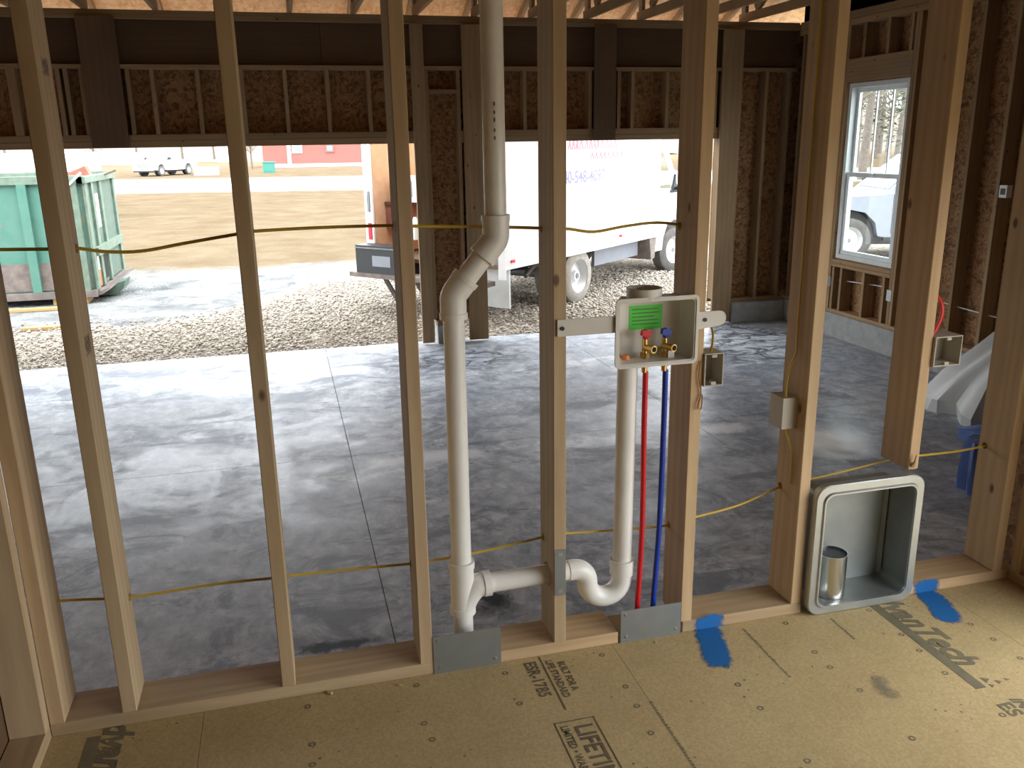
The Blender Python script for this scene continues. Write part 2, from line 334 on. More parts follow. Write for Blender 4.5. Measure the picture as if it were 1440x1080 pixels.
def lumber(name, par, x0, x1, y0, y1, z0, z1, mat='stud', b=0.002, axis=None):
    d = (x1-x0, y1-y0, z1-z0); ax = axis if axis is not None else max(range(3), key=lambda i: d[i])
    if ax == 2: me, rot = bevel_box(d[0], d[1], d[2], b), (0, 0, 0)
    elif ax == 0: me, rot = bevel_box(d[2], d[1], d[0], b), (0, R_(90), 0)
    else: me, rot = bevel_box(d[0], d[2], d[1], b), (R_(-90), 0, 0)
    m = M[mat]
    if not me.materials: me.materials.append(m)
    o = bpy.data.objects.new(name, me)
    if me.materials[0] != m:
        o.material_slots[0].link = 'OBJECT'; o.material_slots[0].material = m
    COL.objects.link(o); o.location = ((x0+x1)/2, (y0+y1)/2, (z0+z1)/2); o.rotation_euler = rot
    attach(o, par); return o
class MB:
    def __init__(s): s.v = []; s.f = []; s.e = None
    def add(s, vs, fs):
        n = len(s.v); s.v += [tuple(map(float, q)) for q in vs]; s.f += [tuple(i+n for i in f) for f in fs]; return s
    def box(s, x0, x1, y0, y1, z0, z1):
        return s.add([(x0,y0,z0),(x1,y0,z0),(x1,y1,z0),(x0,y1,z0),(x0,y0,z1),(x1,y0,z1),(x1,y1,z1),(x0,y1,z1)],
                     [(3,2,1,0),(4,5,6,7),(0,1,5,4),(1,2,6,5),(2,3,7,6),(3,0,4,7)])
    def obox(s, a, b, w, h, up=(0, 0, 1)):
        a, b = Vector(a), Vector(b); d = (b-a).normalized(); r = d.cross(Vector(up)).normalized(); u = r.cross(d)
        vs = [p + r*i*w/2 + u*j*h/2 for p in (a, b) for i, j in ((-1,-1),(1,-1),(1,1),(-1,1))]
        return s.add(vs, [(3,2,1,0),(4,5,6,7),(0,1,5,4),(1,2,6,5),(2,3,7,6),(3,0,4,7)])
    def prism(s, poly, axis, a0, a1):
        n = len(poly)
        def P(p, a): return {0: (a, p[0], p[1]), 1: (p[0], a, p[1]), 2: (p[0], p[1], a)}[axis]
        return s.add([P(p, a0) for p in poly]+[P(p, a1) for p in poly],
                     [tuple(range(n))[::-1], tuple(range(n, 2*n))]+[(i, (i+1) % n, n+(i+1) % n, n+i) for i in range(n)])
    def tube(s, pts, r, n=10, caps=True, squash=1.0):
        pts = [Vector(p) for p in pts]; m = len(pts); rr = r if isinstance(r, (list, tuple)) else [r]*m
        t0 = (pts[1]-pts[0]).normalized(); nn = Vector((0, 0, 1)) if abs(t0.z) < 0.9 else Vector((0, 1, 0))
        rings = []
        for i, p in enumerate(pts):
            t = (pts[min(i+1, m-1)]-pts[max(i-1, 0)]).normalized()
            nn = (nn - t*nn.dot(t)).normalized(); bb = t.cross(nn)
            rings.append([p + nn*math.cos(2*math.pi*k/n)*rr[i] + bb*math.sin(2*math.pi*k/n)*rr[i]*squash for k in range(n)])
        fs = [(i*n+k, i*n+(k+1) % n, (i+1)*n+(k+1) % n, (i+1)*n+k) for i in range(m-1) for k in range(n)]
        if caps: fs += [tuple(range(n))[::-1], tuple(range((m-1)*n, m*n))]
        return s.add([q for g in rings for q in g], fs)
    def lathe(s, prof, c, axis='z', n=24, close=False):
        c = Vector(c); vs = []
        for r, h in prof:
            for k in range(n):
                a = 2*math.pi*k/n; u, w = r*math.cos(a), r*math.sin(a)
                vs.append(c + Vector({'z': (u, w, h), 'y': (u, h, w), 'x': (h, u, w)}[axis]))
        m = len(prof)
        fs = [(i*n+k, i*n+(k+1) % n, (i+1)*n+(k+1) % n, (i+1)*n+k) for i in range(m-1 + (1 if close else 0)) for k in range(n)]
        if close: fs = [tuple(q % (m*n) for q in f) for f in fs]
        return s.add(vs, fs)
    def build(s, name, mat, parent=None, smooth=None, local=False, loc=None):
        me = bpy.data.meshes.new(name); vs = s.v
        off = Vector((0, 0, 0))
        if loc is not None:
            off = Vector(loc); vs = [(a-off.x, b-off.y, c-off.z) for a, b, c in vs]
        me.from_pydata(vs, [], s.f); me.materials.append(M[mat])
        bm = bmesh.new(); bm.from_mesh(me); bmesh.ops.recalc_face_normals(bm, faces=bm.faces); bm.to_mesh(me); bm.free()
        if smooth:
            me.polygons.foreach_set('use_smooth', [True]*len(me.polygons)); me.set_sharp_from_angle(angle=R_(smooth))
        if s.e is not None:
            at = me.attributes.new('edge', 'FLOAT', 'POINT'); at.data.foreach_set('value', s.e)
        o = bpy.data.objects.new(name, me); COL.objects.link(o); o.location = off
        attach(o, parent, local); return o
def crom(pts, k=6):
    P = [Vector(p) for p in pts]; P = [P[0]*2-P[1]] + P + [P[-1]*2-P[-2]]; out = []
    for i in range(1, len(P)-2):
        a, b, c, d = P[i-1:i+3]
        for j in range(k):
            t = j/k; out.append(0.5*((2*b)+(c-a)*t+(2*a-5*b+4*c-d)*t*t+(3*b-a-3*c+d)*t**3))
    return out+[P[-2]]
def thing(o, label, cat, group=None): return tag(o, label, cat, group)
def text_mesh(body, size, extrude=0.0006, spacing=1.0, shear=0.0, bold=0.018):
    c = bpy.data.curves.new('text', 'FONT'); c.body = body; c.size = size; c.extrude = extrude; c.space_character = spacing; c.shear = shear
    c.resolution_u = 3; c.offset = size*bold
    o = bpy.data.objects.new('text', c); COL.objects.link(o); bpy.context.view_layer.update()
    me = bpy.data.meshes.new_from_object(o.evaluated_get(bpy.context.evaluated_depsgraph_get()))
    bpy.data.objects.remove(o); bpy.data.curves.remove(c); return me
def lettering(name, body, size, mat, matrix, parent, spacing=1.0, shear=0.0, xs=1.0, local=False):
    me = text_mesh(body, size, 0.0004, spacing, shear, 0.034 if shear else 0.018); me.materials.clear(); me.materials.append(M[mat])
    o = bpy.data.objects.new(name, me); COL.objects.link(o)
    o.matrix_basis = matrix @ Matrix.Diagonal((xs, 1, 1, 1)); attach(o, parent, local); return o

# ------------------------------------------------------------------ room floor
floor = structure('floor', 'tan engineered wood subfloor panels with black factory print')
edges = [-0.645, 0.574, 1.793, 3.012, 4.231]
for i in range(4):
    for y0, y1 in ((-2.30, 0.16), (-4.0, -2.303)):
        lumber('subfloor_panel', floor, edges[i]+0.0006, edges[i+1]-0.0006, y0, y1, -0.02, 0.0, 'subfloor', 0.0, axis=1)
def on_floor(x, y): return Matrix.Translation((x, y, 0.0006)) @ Matrix.Rotation(R_(-90), 4, 'Z')   # reads towards the viewer, tops to the right
lettering('printed_lettering', 'ESR-1785', 0.052, 'ink', on_floor(1.500, -0.022), floor, xs=0.88)
lettering('printed_lettering', 'LIFE STANDARD', 0.030, 'ink', on_floor(1.566, -0.030), floor, xs=0.86)
lettering('printed_lettering', 'BUILT FOR A', 0.030, 'ink', on_floor(1.600, -0.045), floor, xs=0.86)
lettering('printed_lettering', 'LIFETIME', 0.072, 'ink', on_floor(1.553, -0.342), floor, xs=0.9)
lettering('printed_lettering', 'LIMITED \u2022 WARRANTY', 0.030, 'ink', on_floor(1.516, -0.335), floor, xs=0.86)
MB().box(1.551, 1.5555, -0.270, -0.004, 0, 0.001).build('printed_rule', 'ink', floor)
fr = MB(); x0, x1, y0, y1 = 1.503, 1.618, -0.72, -0.318
for a in ((x0, x0+.003, y0, y1), (x1-.003, x1, y0, y1), (x0, x1, y1-.003, y1), (x0, x1, y0, y0+.003)): fr.box(*a, 0, 0.001)
fr.build('printed_frame', 'ink', floor)
for bx, ys in ((2.733, 0.0), (0.300, 0.33)):
    MB().box(bx-0.022, bx+0.012, -0.505+ys*0, -0.03, 0, 0.0008).build('printed_bar', 'inkgrey', floor)
    lettering('printed_lettering', 'AdvanTech', 0.112, 'inkgrey', on_floor(bx+0.018, 0.095), floor, 1.0, 0.35, 0.96)
for tx, ty, s in ((2.772, -0.475, 0.022), (2.80, -0.493, 0.016), (2.768, -0.503, 0.014), (2.83, -0.49, 0.010)):
    MB().prism([(tx-s/2, ty-s*0.6), (tx-s/2, ty+s*0.6), (tx+s/2, ty)], 2, 0, 0.0008).build('printed_tree_mark', 'inkgrey', floor)
lettering('printed_lettering', 'ES', 0.062, 'inkgrey', on_floor(2.712, -0.575), floor)
lettering('printed_lettering', 'IN', 0.045, 'inkgrey', on_floor(2.765, -0.565), floor, 1.0, 0.3)
rg = MB()
for gx in (0.86, 1.17, 1.44, 1.75, 2.075, 2.385, 2.69, 2.96):
    for gy in (-0.05, -0.215, -0.30, -0.42, -0.63, -0.80):
        if gx == 1.44 and gy < -0.25: continue
        jx, jy = gx+random.uniform(-.01, .01), gy+random.uniform(-.01, .01)
        n = 8; rin, ro = 0.0055, 0.0095
        rg.add([(jx+r*math.cos(2*math.pi*k/n), jy+r*math.sin(2*math.pi*k/n), 0.0008) for r in (rin, ro) for k in range(n)], [(k, (k+1) % n, n+(k+1) % n, n+k) for k in range(n)])
tag(rg.build('printed_nailing_marks', 'inkgrey', floor), kind='stuff')
ln = MB()
for lx, ya, yb in ((2.234, -0.035, -0.31), (2.54, -0.06, -0.18), (1.795, -0.30, -0.62), (2.05, -0.65, -0.8)):
    y = ya
    while y > yb:
        w = random.uniform(0.004, 0.011); ln.box(lx-0.004, lx+random.uniform(0.001, .005), y-w, y, 0, 0.0008); y -= w+random.uniform(.002, .005)
tag(ln.build('printed_small_lines', 'inkgrey', floor), kind='stuff')
def blot(name, pts, w, mat, parent, plane='z', h=0.0012, nx=14, ny=9):
    P = crom(pts, 5); b = MB(); e = []
    tot = len(P)
    for i, p in enumerate(P):
        t = (P[min(i+1, tot-1)]-P[max(i-1, 0)]).normalized()
        s = t.cross(Vector((0, 0, 1) if plane == 'z' else (0, 1, 0)))
        for j in range(ny):
            u = j/(ny-1)*2-1; q = p + s*u*w
            b.v.append((q.x, q.y, h) if plane == 'z' else (q.x, h, q.z))
            v_ = i/(tot-1)*2-1; e.append(1-(abs(u)**2.2+abs(v_)**6)**(1/2.2))
    b.f = [(i*ny+j, i*ny+j+1, (i+1)*ny+j+1, (i+1)*ny+j) for i in range(tot-1) for j in range(ny-1)]
    b.e = e; return b.build(name, mat, parent)
blot('blue_paint_mark', [(2.128, 0.03, 0), (2.105, -0.06, 0), (2.085, -0.13, 0), (2.055, -0.215, 0)], 0.05, 'paint', floor)
blot('blue_paint_mark', [(2.957, 0.03, 0), (2.945, -0.06, 0), (2.925, -0.12, 0), (2.895, -0.20, 0)], 0.05, 'paint', floor)
blot('scuffed_print_mark', [(2.50, -0.36, 0), (2.46, -0.42, 0), (2.47, -0.50, 0)], 0.05, 'smudge', floor)

# ------------------------------------------------------------------ partition wall of open studs
SX = [0.2021, 0.3839, 0.8087, 1.2071, 1.6227, 2.0469, 2.4442, 2.845, 3.2493]
D = 0.14
wallp = structure('wall_front', 'open two-by-six pine stud wall between the room and the garage')
up_px = [(-40, 352), (0, 351), (95, 350), (108, 349), (150, 354), (200, 353), (260, 342), (340, 328), (360, 325), (450, 320), (553, 317), (580, 318), (690, 319), (768, 321), (800, 322), (835, 326), (880, 318), (925, 313), (968, 318)]
CY = 0.112
up = [ony(x, y, CY) for x, y in up_px]
lo_px = [(80, 845), (120, 843), (150, 842), (185, 840), (300, 822), (392, 812), (412, 809), (500, 800), (590, 791), (680, 775), (770, 754), (800, 750), (870, 745), (945, 738), (975, 728), (1040, 710), (1108, 680), (1150, 672), (1200, 660), (1258, 645), (1300, 640), (1350, 634), (1394, 625)]
lo = [ony(x, y, CY) for x, y in lo_px]
def z_at(path, X):
    for a, b in zip(path, path[1:]):
        if a[0] <= X <= b[0]: return a[2]+(b[2]-a[2])*(X-a[0])/(b[0]-a[0])
ARM_Z = 0.240
def drilled(obj, holes):
    c = MB()
    for z, r, y in holes: c.lathe([(0.0001, -0.05), (r, -0.05), (r, 0.05), (0.0001, 0.05)], (0, y-0.07, z), 'x', 16)
    cut = c.build('cutter', 'hole'); cut.location = (obj.location.x, 0.07, 0)
    md = obj.modifiers.new('holes', 'BOOLEAN'); md.object = cut; md.solver = 'EXACT'
    bpy.context.view_layer.update()
    me = bpy.data.meshes.new_from_object(obj.evaluated_get(bpy.context.evaluated_depsgraph_get()))
    obj.modifiers.clear(); obj.data = me; bpy.data.objects.remove(cut)
studs = []
for i, x in enumerate(SX):
    o = lumber('stud', wallp, x-0.019, x+0.019, 0, D, 0.468 if i == 7 else 0.038, 2.70, 'stud'); studs.append(o)
    hs = []
    for path in (up, lo):
        z = z_at(path, x)
        if z: hs.append((z, 0.012, CY))
    if i == 4: hs.append((ARM_Z, 0.037, 0.07))
    if hs: drilled(o, hs)
for a, b in ((0.183, 1.272), (1.40, 1.815), (2.035, 2.466), (2.876, 3.30)):
    lumber('bottom_plate', wallp, a, b, 0, D, 0.0, 0.038, 'stud')
lumber('top_plate', wallp, 0.183, 3.30, 0, D, 2.70, 2.738)
lumber('top_plate', wallp, 0.183, 3.30, 0, D, 2.738, 2.776)
blot('blue_paint_mark', [(2.135, 0, -0.030), (2.13, 0, 0.01), (2.125, 0, 0.050)], 0.055, 'paint', wallp, 'y', -0.001)
blot('blue_paint_mark', [(2.96, 0, -0.030), (2.957, 0, 0.01), (2.955, 0, 0.050)], 0.055, 'paint', wallp, 'y', -0.001)
def stamp(st, z, h, xf):
    b = MB(); n = 7; e = []
    for i in range(n):
        for j in range(n):
            u, w = i/(n-1), j/(n-1); b.v.append((xf, 0.03+0.085*u, z+h*w)); e.append(min(1, 4*min(u, 1-u, w, 1-w)+0.25))
    b.f = [(i*n+j, i*n+j+1, (i+1)*n+j+1, (i+1)*n+j) for i in range(n-1) for j in range(n-1)]; b.e = e
    b.build('grade_stamp', 'stampink', st)
stamp(studs[1], 1.685, 0.055, SX[1]+0.0196); stamp(studs[1], 1.02, 0.07, SX[1]+0.0196)

# left, right, rear walls and ceiling of the room
wl = structure('wall_left', 'stud wall framing on the left side of the room')
lumber('bottom_plate', wl, 0.094, 0.183, -3.9, 0.0, 0, 0.038)
for y in (-0.0385, -0.45, -0.85, -1.26, -1.67, -2.07, -2.48, -2.89, -3.3, -3.7):
    lumber('stud', wl, 0.094, 0.183, y, y+0.038, 0.038, 2.70)
lumber('top_plate', wl, 0.094, 0.183, -3.9, 0.14, 2.70, 2.776)
for k in range(4): lumber('sheathing_panel', wl, 0.078, 0.092, -3.9+k*1.005, -3.9+(k+1)*1.005-0.003, 0, 2.77, 'lvl', 0)  # unseen panels in the dark beam tone to cut bounced light
wr = structure('wall_right', 'stud wall framing on the right side of the room with an unseen low opening added for fill light')
WX0, WX1 = RX+0.022, RX+0.111
lumber('bottom_plate', wr, WX0, WX1, OY1, 0.0, 0, 0.038); lumber('bottom_plate', wr, WX0, WX1, -3.9, OY0, 0, 0.038)
for y in (-0.042, OY1+0.002, OY0-0.04): lumber('stud', wr, WX0, WX1, y, y+0.038, 0.038, 2.70)
lumber('added_opening_header', wr, WX0, WX1, OY0, OY1, OZ, OZ+0.20, 'stud')  # heads the opening added to light the room
y = OY1-0.38
while y > OY0: lumber('cripple_stud', wr, WX0, WX1, y, y+0.038, OZ+0.201, 2.70); y -= 0.4064
lumber('top_plate', wr, WX0, WX1, -3.9, 0.14, 2.70, 2.776)
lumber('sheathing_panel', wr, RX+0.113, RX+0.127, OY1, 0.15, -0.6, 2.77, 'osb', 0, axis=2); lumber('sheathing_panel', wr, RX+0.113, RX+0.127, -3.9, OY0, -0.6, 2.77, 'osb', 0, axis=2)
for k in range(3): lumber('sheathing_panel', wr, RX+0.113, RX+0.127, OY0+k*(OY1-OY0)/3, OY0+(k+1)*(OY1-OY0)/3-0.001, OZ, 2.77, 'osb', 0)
lumber('sheathing_panel', wr, RX+0.113, RX+0.127, OY0, OY1, -0.6, -0.02, 'osb', 0)
wb = structure('wall_rear', 'sheathed wall behind the viewer')
for k in range(3): lumber('sheathing_panel', wb, 0.08+k*1.11, 0.08+(k+1)*1.11-0.003, -3.93, -3.90, 0, 2.77, 'rear_dark', 0, axis=2)
ce = structure('ceiling', 'plywood deck over the room')
for k in range(3): lumber('ceiling_panel', ce, 0.07+k*1.12, 0.07+(k+1)*1.12-0.003, -3.95, 0.16, 2.78, 2.80, 'osb', 0)

# ------------------------------------------------------------------ garage shell
GX0 = -4.0
fg = structure('floor_garage', 'damp grey concrete garage slab with saw-cut joints', (0, 0, SL))
xj, yj = [GX0, 1.23, 3.86, 6.70], [0.16, 3.62, 7.10]
for i in range(3):
    for j in range(2): lumber('slab_panel', fg, xj[i]+0.002, xj[i+1]-0.002, yj[j]+0.001, yj[j+1]-0.001, SL-0.12, SL, 'slab', 0.001, axis=0)
wf = structure('wall_garage_front', 'garage front wall framing with two open door bays')
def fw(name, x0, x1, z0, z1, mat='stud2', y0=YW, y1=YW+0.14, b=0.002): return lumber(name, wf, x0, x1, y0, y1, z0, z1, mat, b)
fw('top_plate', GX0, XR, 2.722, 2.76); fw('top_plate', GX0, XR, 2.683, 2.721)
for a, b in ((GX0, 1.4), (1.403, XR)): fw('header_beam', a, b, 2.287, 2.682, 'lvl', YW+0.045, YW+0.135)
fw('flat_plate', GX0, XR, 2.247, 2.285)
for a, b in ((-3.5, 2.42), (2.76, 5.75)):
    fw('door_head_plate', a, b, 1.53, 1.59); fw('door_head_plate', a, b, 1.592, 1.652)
k = -9
while 0.22+0.4064*k < 5.8:
    x = 0.22+0.4064*k; k += 1
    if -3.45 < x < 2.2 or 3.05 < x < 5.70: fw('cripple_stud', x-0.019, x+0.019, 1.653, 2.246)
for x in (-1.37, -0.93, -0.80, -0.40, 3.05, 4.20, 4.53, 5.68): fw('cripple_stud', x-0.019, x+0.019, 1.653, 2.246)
for a, b in ((GX0, -1.57), (-1.567, 0.87), (0.873, 2.42), (2.423, 2.75), (2.753, 4.38), (4.383, 5.75), (5.753, XR+0.15)):
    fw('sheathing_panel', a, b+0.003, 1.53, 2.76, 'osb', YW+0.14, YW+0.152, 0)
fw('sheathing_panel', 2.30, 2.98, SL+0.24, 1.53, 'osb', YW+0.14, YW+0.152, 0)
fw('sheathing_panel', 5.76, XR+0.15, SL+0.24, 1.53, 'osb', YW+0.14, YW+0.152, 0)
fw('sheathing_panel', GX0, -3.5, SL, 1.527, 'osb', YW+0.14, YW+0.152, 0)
for a, b in ((-0.78, -0.45), (4.237, 4.479)): fw('spring_mounting_board', a, b, 1.535, 2.70, 'board', YW-0.04, YW-0.001)
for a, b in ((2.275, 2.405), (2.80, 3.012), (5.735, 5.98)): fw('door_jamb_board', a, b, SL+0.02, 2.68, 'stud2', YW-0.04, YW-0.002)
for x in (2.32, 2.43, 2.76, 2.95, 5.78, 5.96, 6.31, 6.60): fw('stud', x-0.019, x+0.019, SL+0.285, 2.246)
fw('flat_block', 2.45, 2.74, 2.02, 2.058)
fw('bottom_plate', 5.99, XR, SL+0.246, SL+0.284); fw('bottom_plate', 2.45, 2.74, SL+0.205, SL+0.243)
fw('foundation_block', 2.445, 2.745, SL, SL+0.20, 'cblock', YW-0.03, YW+0.16, 0.004)
fw('foundation_curb', 5.985, XR+0.16, SL, SL+0.245, 'cblock', YW-0.09, YW+0.16, 0.005)
fw('foundation_curb', GX0, -3.5, SL, SL+0.20, 'cblock', YW-0.03, YW+0.16, 0.005)

wg = structure('wall_garage_right', 'garage right wall framing with strand board and a window')
def gw(name, y0, y1, z0, z1, mat='stud2', x0=XR, x1=XR+0.14, b=0.002, axis=None): return lumber(name, wg, x0, x1, y0, y1, z0, z1, mat, b, axis)
ct = SL+0.26
gw('foundation_curb', 0.16, YW-0.089, SL, ct, 'cblock', XR-0.025, XR+0.16, 0.005)
for a, b in ((0.16, 3.6), (3.603, YW-0.01)): gw('bottom_plate', a, b, ct+0.001, ct+0.039)
sz0 = ct+0.04
WY0, WY1, WZ0, WZ1 = 5.065, 5.995, 0.258, 2.055
for y in (0.35, 0.76, 1.16, 1.57, 1.98, 2.38, 2.79, 3.20, 3.60, 3.84, 4.21, 4.62, 6.15, 6.55, 6.85): gw('stud', y-0.019, y+0.019, sz0, 2.62)
for y in (4.985, 5.026, 6.033, 6.074): gw('king_stud', y-0.019, y+0.019, sz0, 2.62)
gw('window_header', 5.047, 6.013, 2.075, 2.295, 'stud2', XR+0.0, XR+0.13)
gw('window_sill_plate', 5.047, 6.013, 0.165, 0.203); gw('window_sill_plate', 5.047, 6.013, 0.205, 0.243)
for y in (5.13, 5.45, 5.83, 5.97): gw('cripple_stud', y-0.019, y+0.019, sz0, 0.164)
for y in (5.09, 5.42, 5.78): gw('cripple_stud', y-0.019, y+0.019, 2.297, 2.62)
gw('top_plate', 0.16, YW-0.01, 2.621, 2.68); gw('top_plate', 0.16, YW-0.01, 2.683, 2.76)
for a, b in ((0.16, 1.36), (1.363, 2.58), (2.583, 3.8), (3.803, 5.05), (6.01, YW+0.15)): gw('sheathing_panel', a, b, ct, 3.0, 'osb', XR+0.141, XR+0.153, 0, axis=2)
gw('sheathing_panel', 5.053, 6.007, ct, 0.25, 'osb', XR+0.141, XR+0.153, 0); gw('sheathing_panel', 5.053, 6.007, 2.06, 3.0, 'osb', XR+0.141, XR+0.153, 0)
for y in (6.03, 5.03): MB().box(XR-0.003, XR-0.001, y-0.035, y+0.035, -0.06, 0.05).build('steel_connector', 'galv', wg)
wgl = structure('wall_garage_left', 'garage left wall sheathing')
for k in range(6): lumber('sheathing_panel', wgl, GX0-0.02, GX0-0.005, 0.16+k*1.16, 0.16+(k+1)*1.16-0.003, SL-0.1, 2.76, 'osb', 0)
wh = structure('wall_house', 'sheathed house wall and foundation beside the stud wall')
for a, b in ((GX0, -1.9), (-1.897, 0.075), (RX+0.135, 5.0), (5.003, XR+0.15)): lumber('sheathing_panel', wh, a, b, 0.0, 0.14, 0.0, 3.0, 'osb', 0)
lumber('foundation_wall', wh, GX0, XR, 0.0, 0.155, SL-0.1, -0.022, 'cblock', 0)

# window
w1 = structure('window_1', 'white vinyl double-hung window in the garage right wall', (XR+0.05, 5.53, WZ0))
def frame(name, par, x0, x1, y0, y1, z0, z1, t, mat):
    b = MB(); b.box(x0, x1, y0, y0+t, z0, z1); b.box(x0, x1, y1-t, y1, z0, z1); b.box(x0, x1, y0+t, y1-t, z0, z0+t); b.box(x0, x1, y0+t, y1-t, z1-t, z1)
    return b.build(name, mat, par)
frame('window_frame', w1, XR+0.03, XR+0.135, WY0, WY1, WZ0, WZ1, 0.045, 'vinyl')
zm = 1.135
s1 = frame('upper_sash', w1, XR+0.095, XR+0.125, WY0+.046, WY1-.046, zm-0.01, WZ1-.046, 0.042, 'vinyl')
MB().box(XR+0.108, XR+0.112, WY0+.085, WY1-.085, zm+.03, WZ1-.085).build('window_pane', 'glass', s1)
for u in (0.36, 0.68):
    y = WY1-.088-(WY1-WY0-.176)*u; MB().box(XR+0.102, XR+0.118, y-0.008, y+0.008, zm+.03, WZ1-.086).build('muntin', 'vinyl', s1)
s2 = frame('lower_sash', w1, XR+0.05, XR+0.085, WY0+.046, WY1-.046, WZ0+.046, zm+0.03, 0.045, 'vinyl')
MB().box(XR+0.066, XR+0.070, WY0+.09, WY1-.09, WZ0+.09, zm-.014).build('window_pane', 'glass', s2)
MB().box(XR+0.032, XR+0.049, 5.50, 5.57, zm+.005, zm+.025).build('sash_lock', 'vinyl', s2)

# roof
rf = structure('roof', 'trussed garage roof with strand board sheathing')
HZ, SLP = 3.09, 0.42                     # underside of sheathing at the wall, slope
RY = 3.55
def rz(y): return HZ + SLP*(YW-y)
EY = 7.80
for i in range(9):
    xa, xb = -4.6+i*1.31, -4.6+(i+1)*1.31
    for ya, yb in ((EY, 6.42), (6.416, 5.2), (5.196, RY)):
        b = MB(); b.prism([(ya, rz(ya)), (yb, rz(yb)), (yb, rz(yb)+0.012), (ya, rz(ya)+0.012)], 0, xa, xb)
        b.build('sheathing_panel', 'osbroof_lit', rf)
    b = MB(); b.prism([(RY, rz(RY)), (-0.6, rz(RY)-SLP*(RY+0.6)), (-0.6, rz(RY)-SLP*(RY+0.6)+0.012), (RY, rz(RY)+0.012)], 0, xa, xb)
    b.build('sheathing_panel', 'osbroof_lit', rf)
MB().box(-4.6, 7.2, EY, EY+0.025, rz(EY)-0.05, rz(EY)+0.03).build('fascia_board', 'stud2', rf)
MB().prism([(-0.6, 2.76), (EY, 2.76), (EY, rz(EY)), (RY, rz(RY)), (-0.6, rz(RY)-SLP*(RY+.6))], 0, GX0-0.02, GX0-0.005).build('gable_panel', 'osb', rf)
MB().prism([(0.0, 2.76), (YW+.15, 2.76), (YW+.15, rz(YW+.15)), (RY, rz(RY)), (0.0, rz(RY)-SLP*(RY))], 0, XR+0.141, XR+0.153).build('gable_panel', 'osb', rf)
tr_x = [ony(px, 26, YW)[0] for px in (52, 145)]
x = 0.52-0.61*7
while x < 6.6:
    t = empty('roof_truss', (x, YW, 2.76), 0, parent=rf)
    h = 0.019
    MB().box(x-h, x+h, 0.1, YW+0.14, 2.761, 2.85).build('bottom_chord', 'stud2', t)
    MB().prism([(EY-0.02, rz(EY-.02)-0.002), (RY, rz(RY)-0.002), (RY, rz(RY)-0.10), (EY-0.02, rz(EY-.02)-0.09)], 0, x-h, x+h).build('top_chord', 'stud2', t)
    MB().box(x-h, x+h, YW-0.0, YW+0.09, 2.851, rz(YW)-0.11).build('heel_post', 'stud2', t)
    MB().obox((x, YW-0.2, 2.87), (x, 5.55, rz(5.55)-0.12), 0.036, 0.089, (0, 0, 1)).build('web', 'stud2', t)
    MB().obox((x, 5.45, rz(5.55)-0.12), (x, 4.3, 2.87), 0.036, 0.089, (0, 0, 1)).build('web', 'stud2', t)
    x += 0.61

# ------------------------------------------------------------------ plumbing
PY = 0.07
st = empty('vent_stack_pipe', (1.335, PY, 0), 0, 'white plastic vent stack pipe with offset bend, tee and curved washer trap', 'pipe')
pr = 0.0302
def arc(c, r, a0, a1, n=8): return [(c[0]+r*math.cos(R_(a0+(a1-a0)*i/n)), PY, c[1]+r*math.sin(R_(a0+(a1-a0)*i/n))) for i in range(n+1)]
top, e1, e2, tee = (1.461, PY, 2.76), (1.462, PY, 1.275), (1.337, PY, 1.125), (1.335, PY, 0.236)
MB().tube([top, (1.462, PY, 1.32)], pr, 20).build('upper_pipe', 'pvc', st, 40)
dv = (Vector(e2)-Vector(e1)).normalized(); ev1, ev2 = Vector(e1), Vector(e2)
def elbow(name, a, b, c):
    p = [a, a+(b-a)*0.5, b, b+(c-b)*0.5, c]
    P = crom([a, a.lerp(b, .55), b.lerp(a, .12).lerp(b.lerp(c, .12), .5), b.lerp(c, .45), c], 4)
    m = MB(); m.tube(P, [0.037]*len(P), 20); o = m.build(name, 'pvc', st, 40)
    for q, d in ((P[0], (P[1]-P[0]).normalized()), (P[-1], (P[-2]-P[-1]).normalized())): MB().tube([q-d*0.002, q+d*0.014], 0.0395, 20).build('hub_ring', 'pvc', o, 40)
    return o
elbow('bend_fitting', ev1+Vector((0, 0, 0.062)), ev1, ev1+dv*0.062)
MB().tube([ev1+dv*0.05, ev2-dv*0.05], pr, 20).build('offset_pipe', 'pvc', st, 40)
elbow('bend_fitting', ev2-dv*0.062, ev2, ev2-Vector((0, 0, 0.062)))
MB().tube([(1.337, PY, 1.08), (1.335, PY, 0.28)], pr, 20).build('lower_pipe', 'pvc', st, 40)
t = MB(); t.tube([(1.335, PY, 0.318), (1.335, PY, 0.155)], 0.0365, 20)
t.tube(crom([(1.335, PY, 0.165), (1.350, PY, 0.20), (1.378, PY, 0.231), (1.412, PY, 0.236)], 5), [0.030]+[0.0365]*15, 20)
tf = t.build('tee_fitting', 'pvc', st, 40)
MB().tube([(1.335, PY, 0.322), (1.335, PY, 0.30)], 0.0395, 20).build('hub_ring', 'pvc', tf, 40)
MB().tube([(1.335, PY, 0.172), (1.335, PY, 0.15)], 0.0395, 20).build('hub_ring', 'pvc', tf, 40)
MB().tube([(1.400, PY, 0.236), (1.422, PY, 0.2365)], 0.0395, 20).build('hub_ring', 'pvc', tf, 40)
MB().tube([(1.335, PY, 0.17), (1.335, PY, -0.06)], pr, 20).build('stub_pipe', 'pvc', st, 40)
MB().tube([(1.41, PY, 0.2365), (1.69, PY, ARM_Z)], pr, 20).build('trap_arm', 'pvc', st, 40)
tp = [(1.672, PY, 0.240), (1.688, PY, 0.240)] + arc((1.690, 0.195), 0.045, 90, 0) + arc((1.793, 0.190), 0.058, 180, 360, 12) + [(1.851, PY, 0.225)]
MB().tube(tp, 0.0325, 20).build('curved_trap', 'pvc', st, 40)
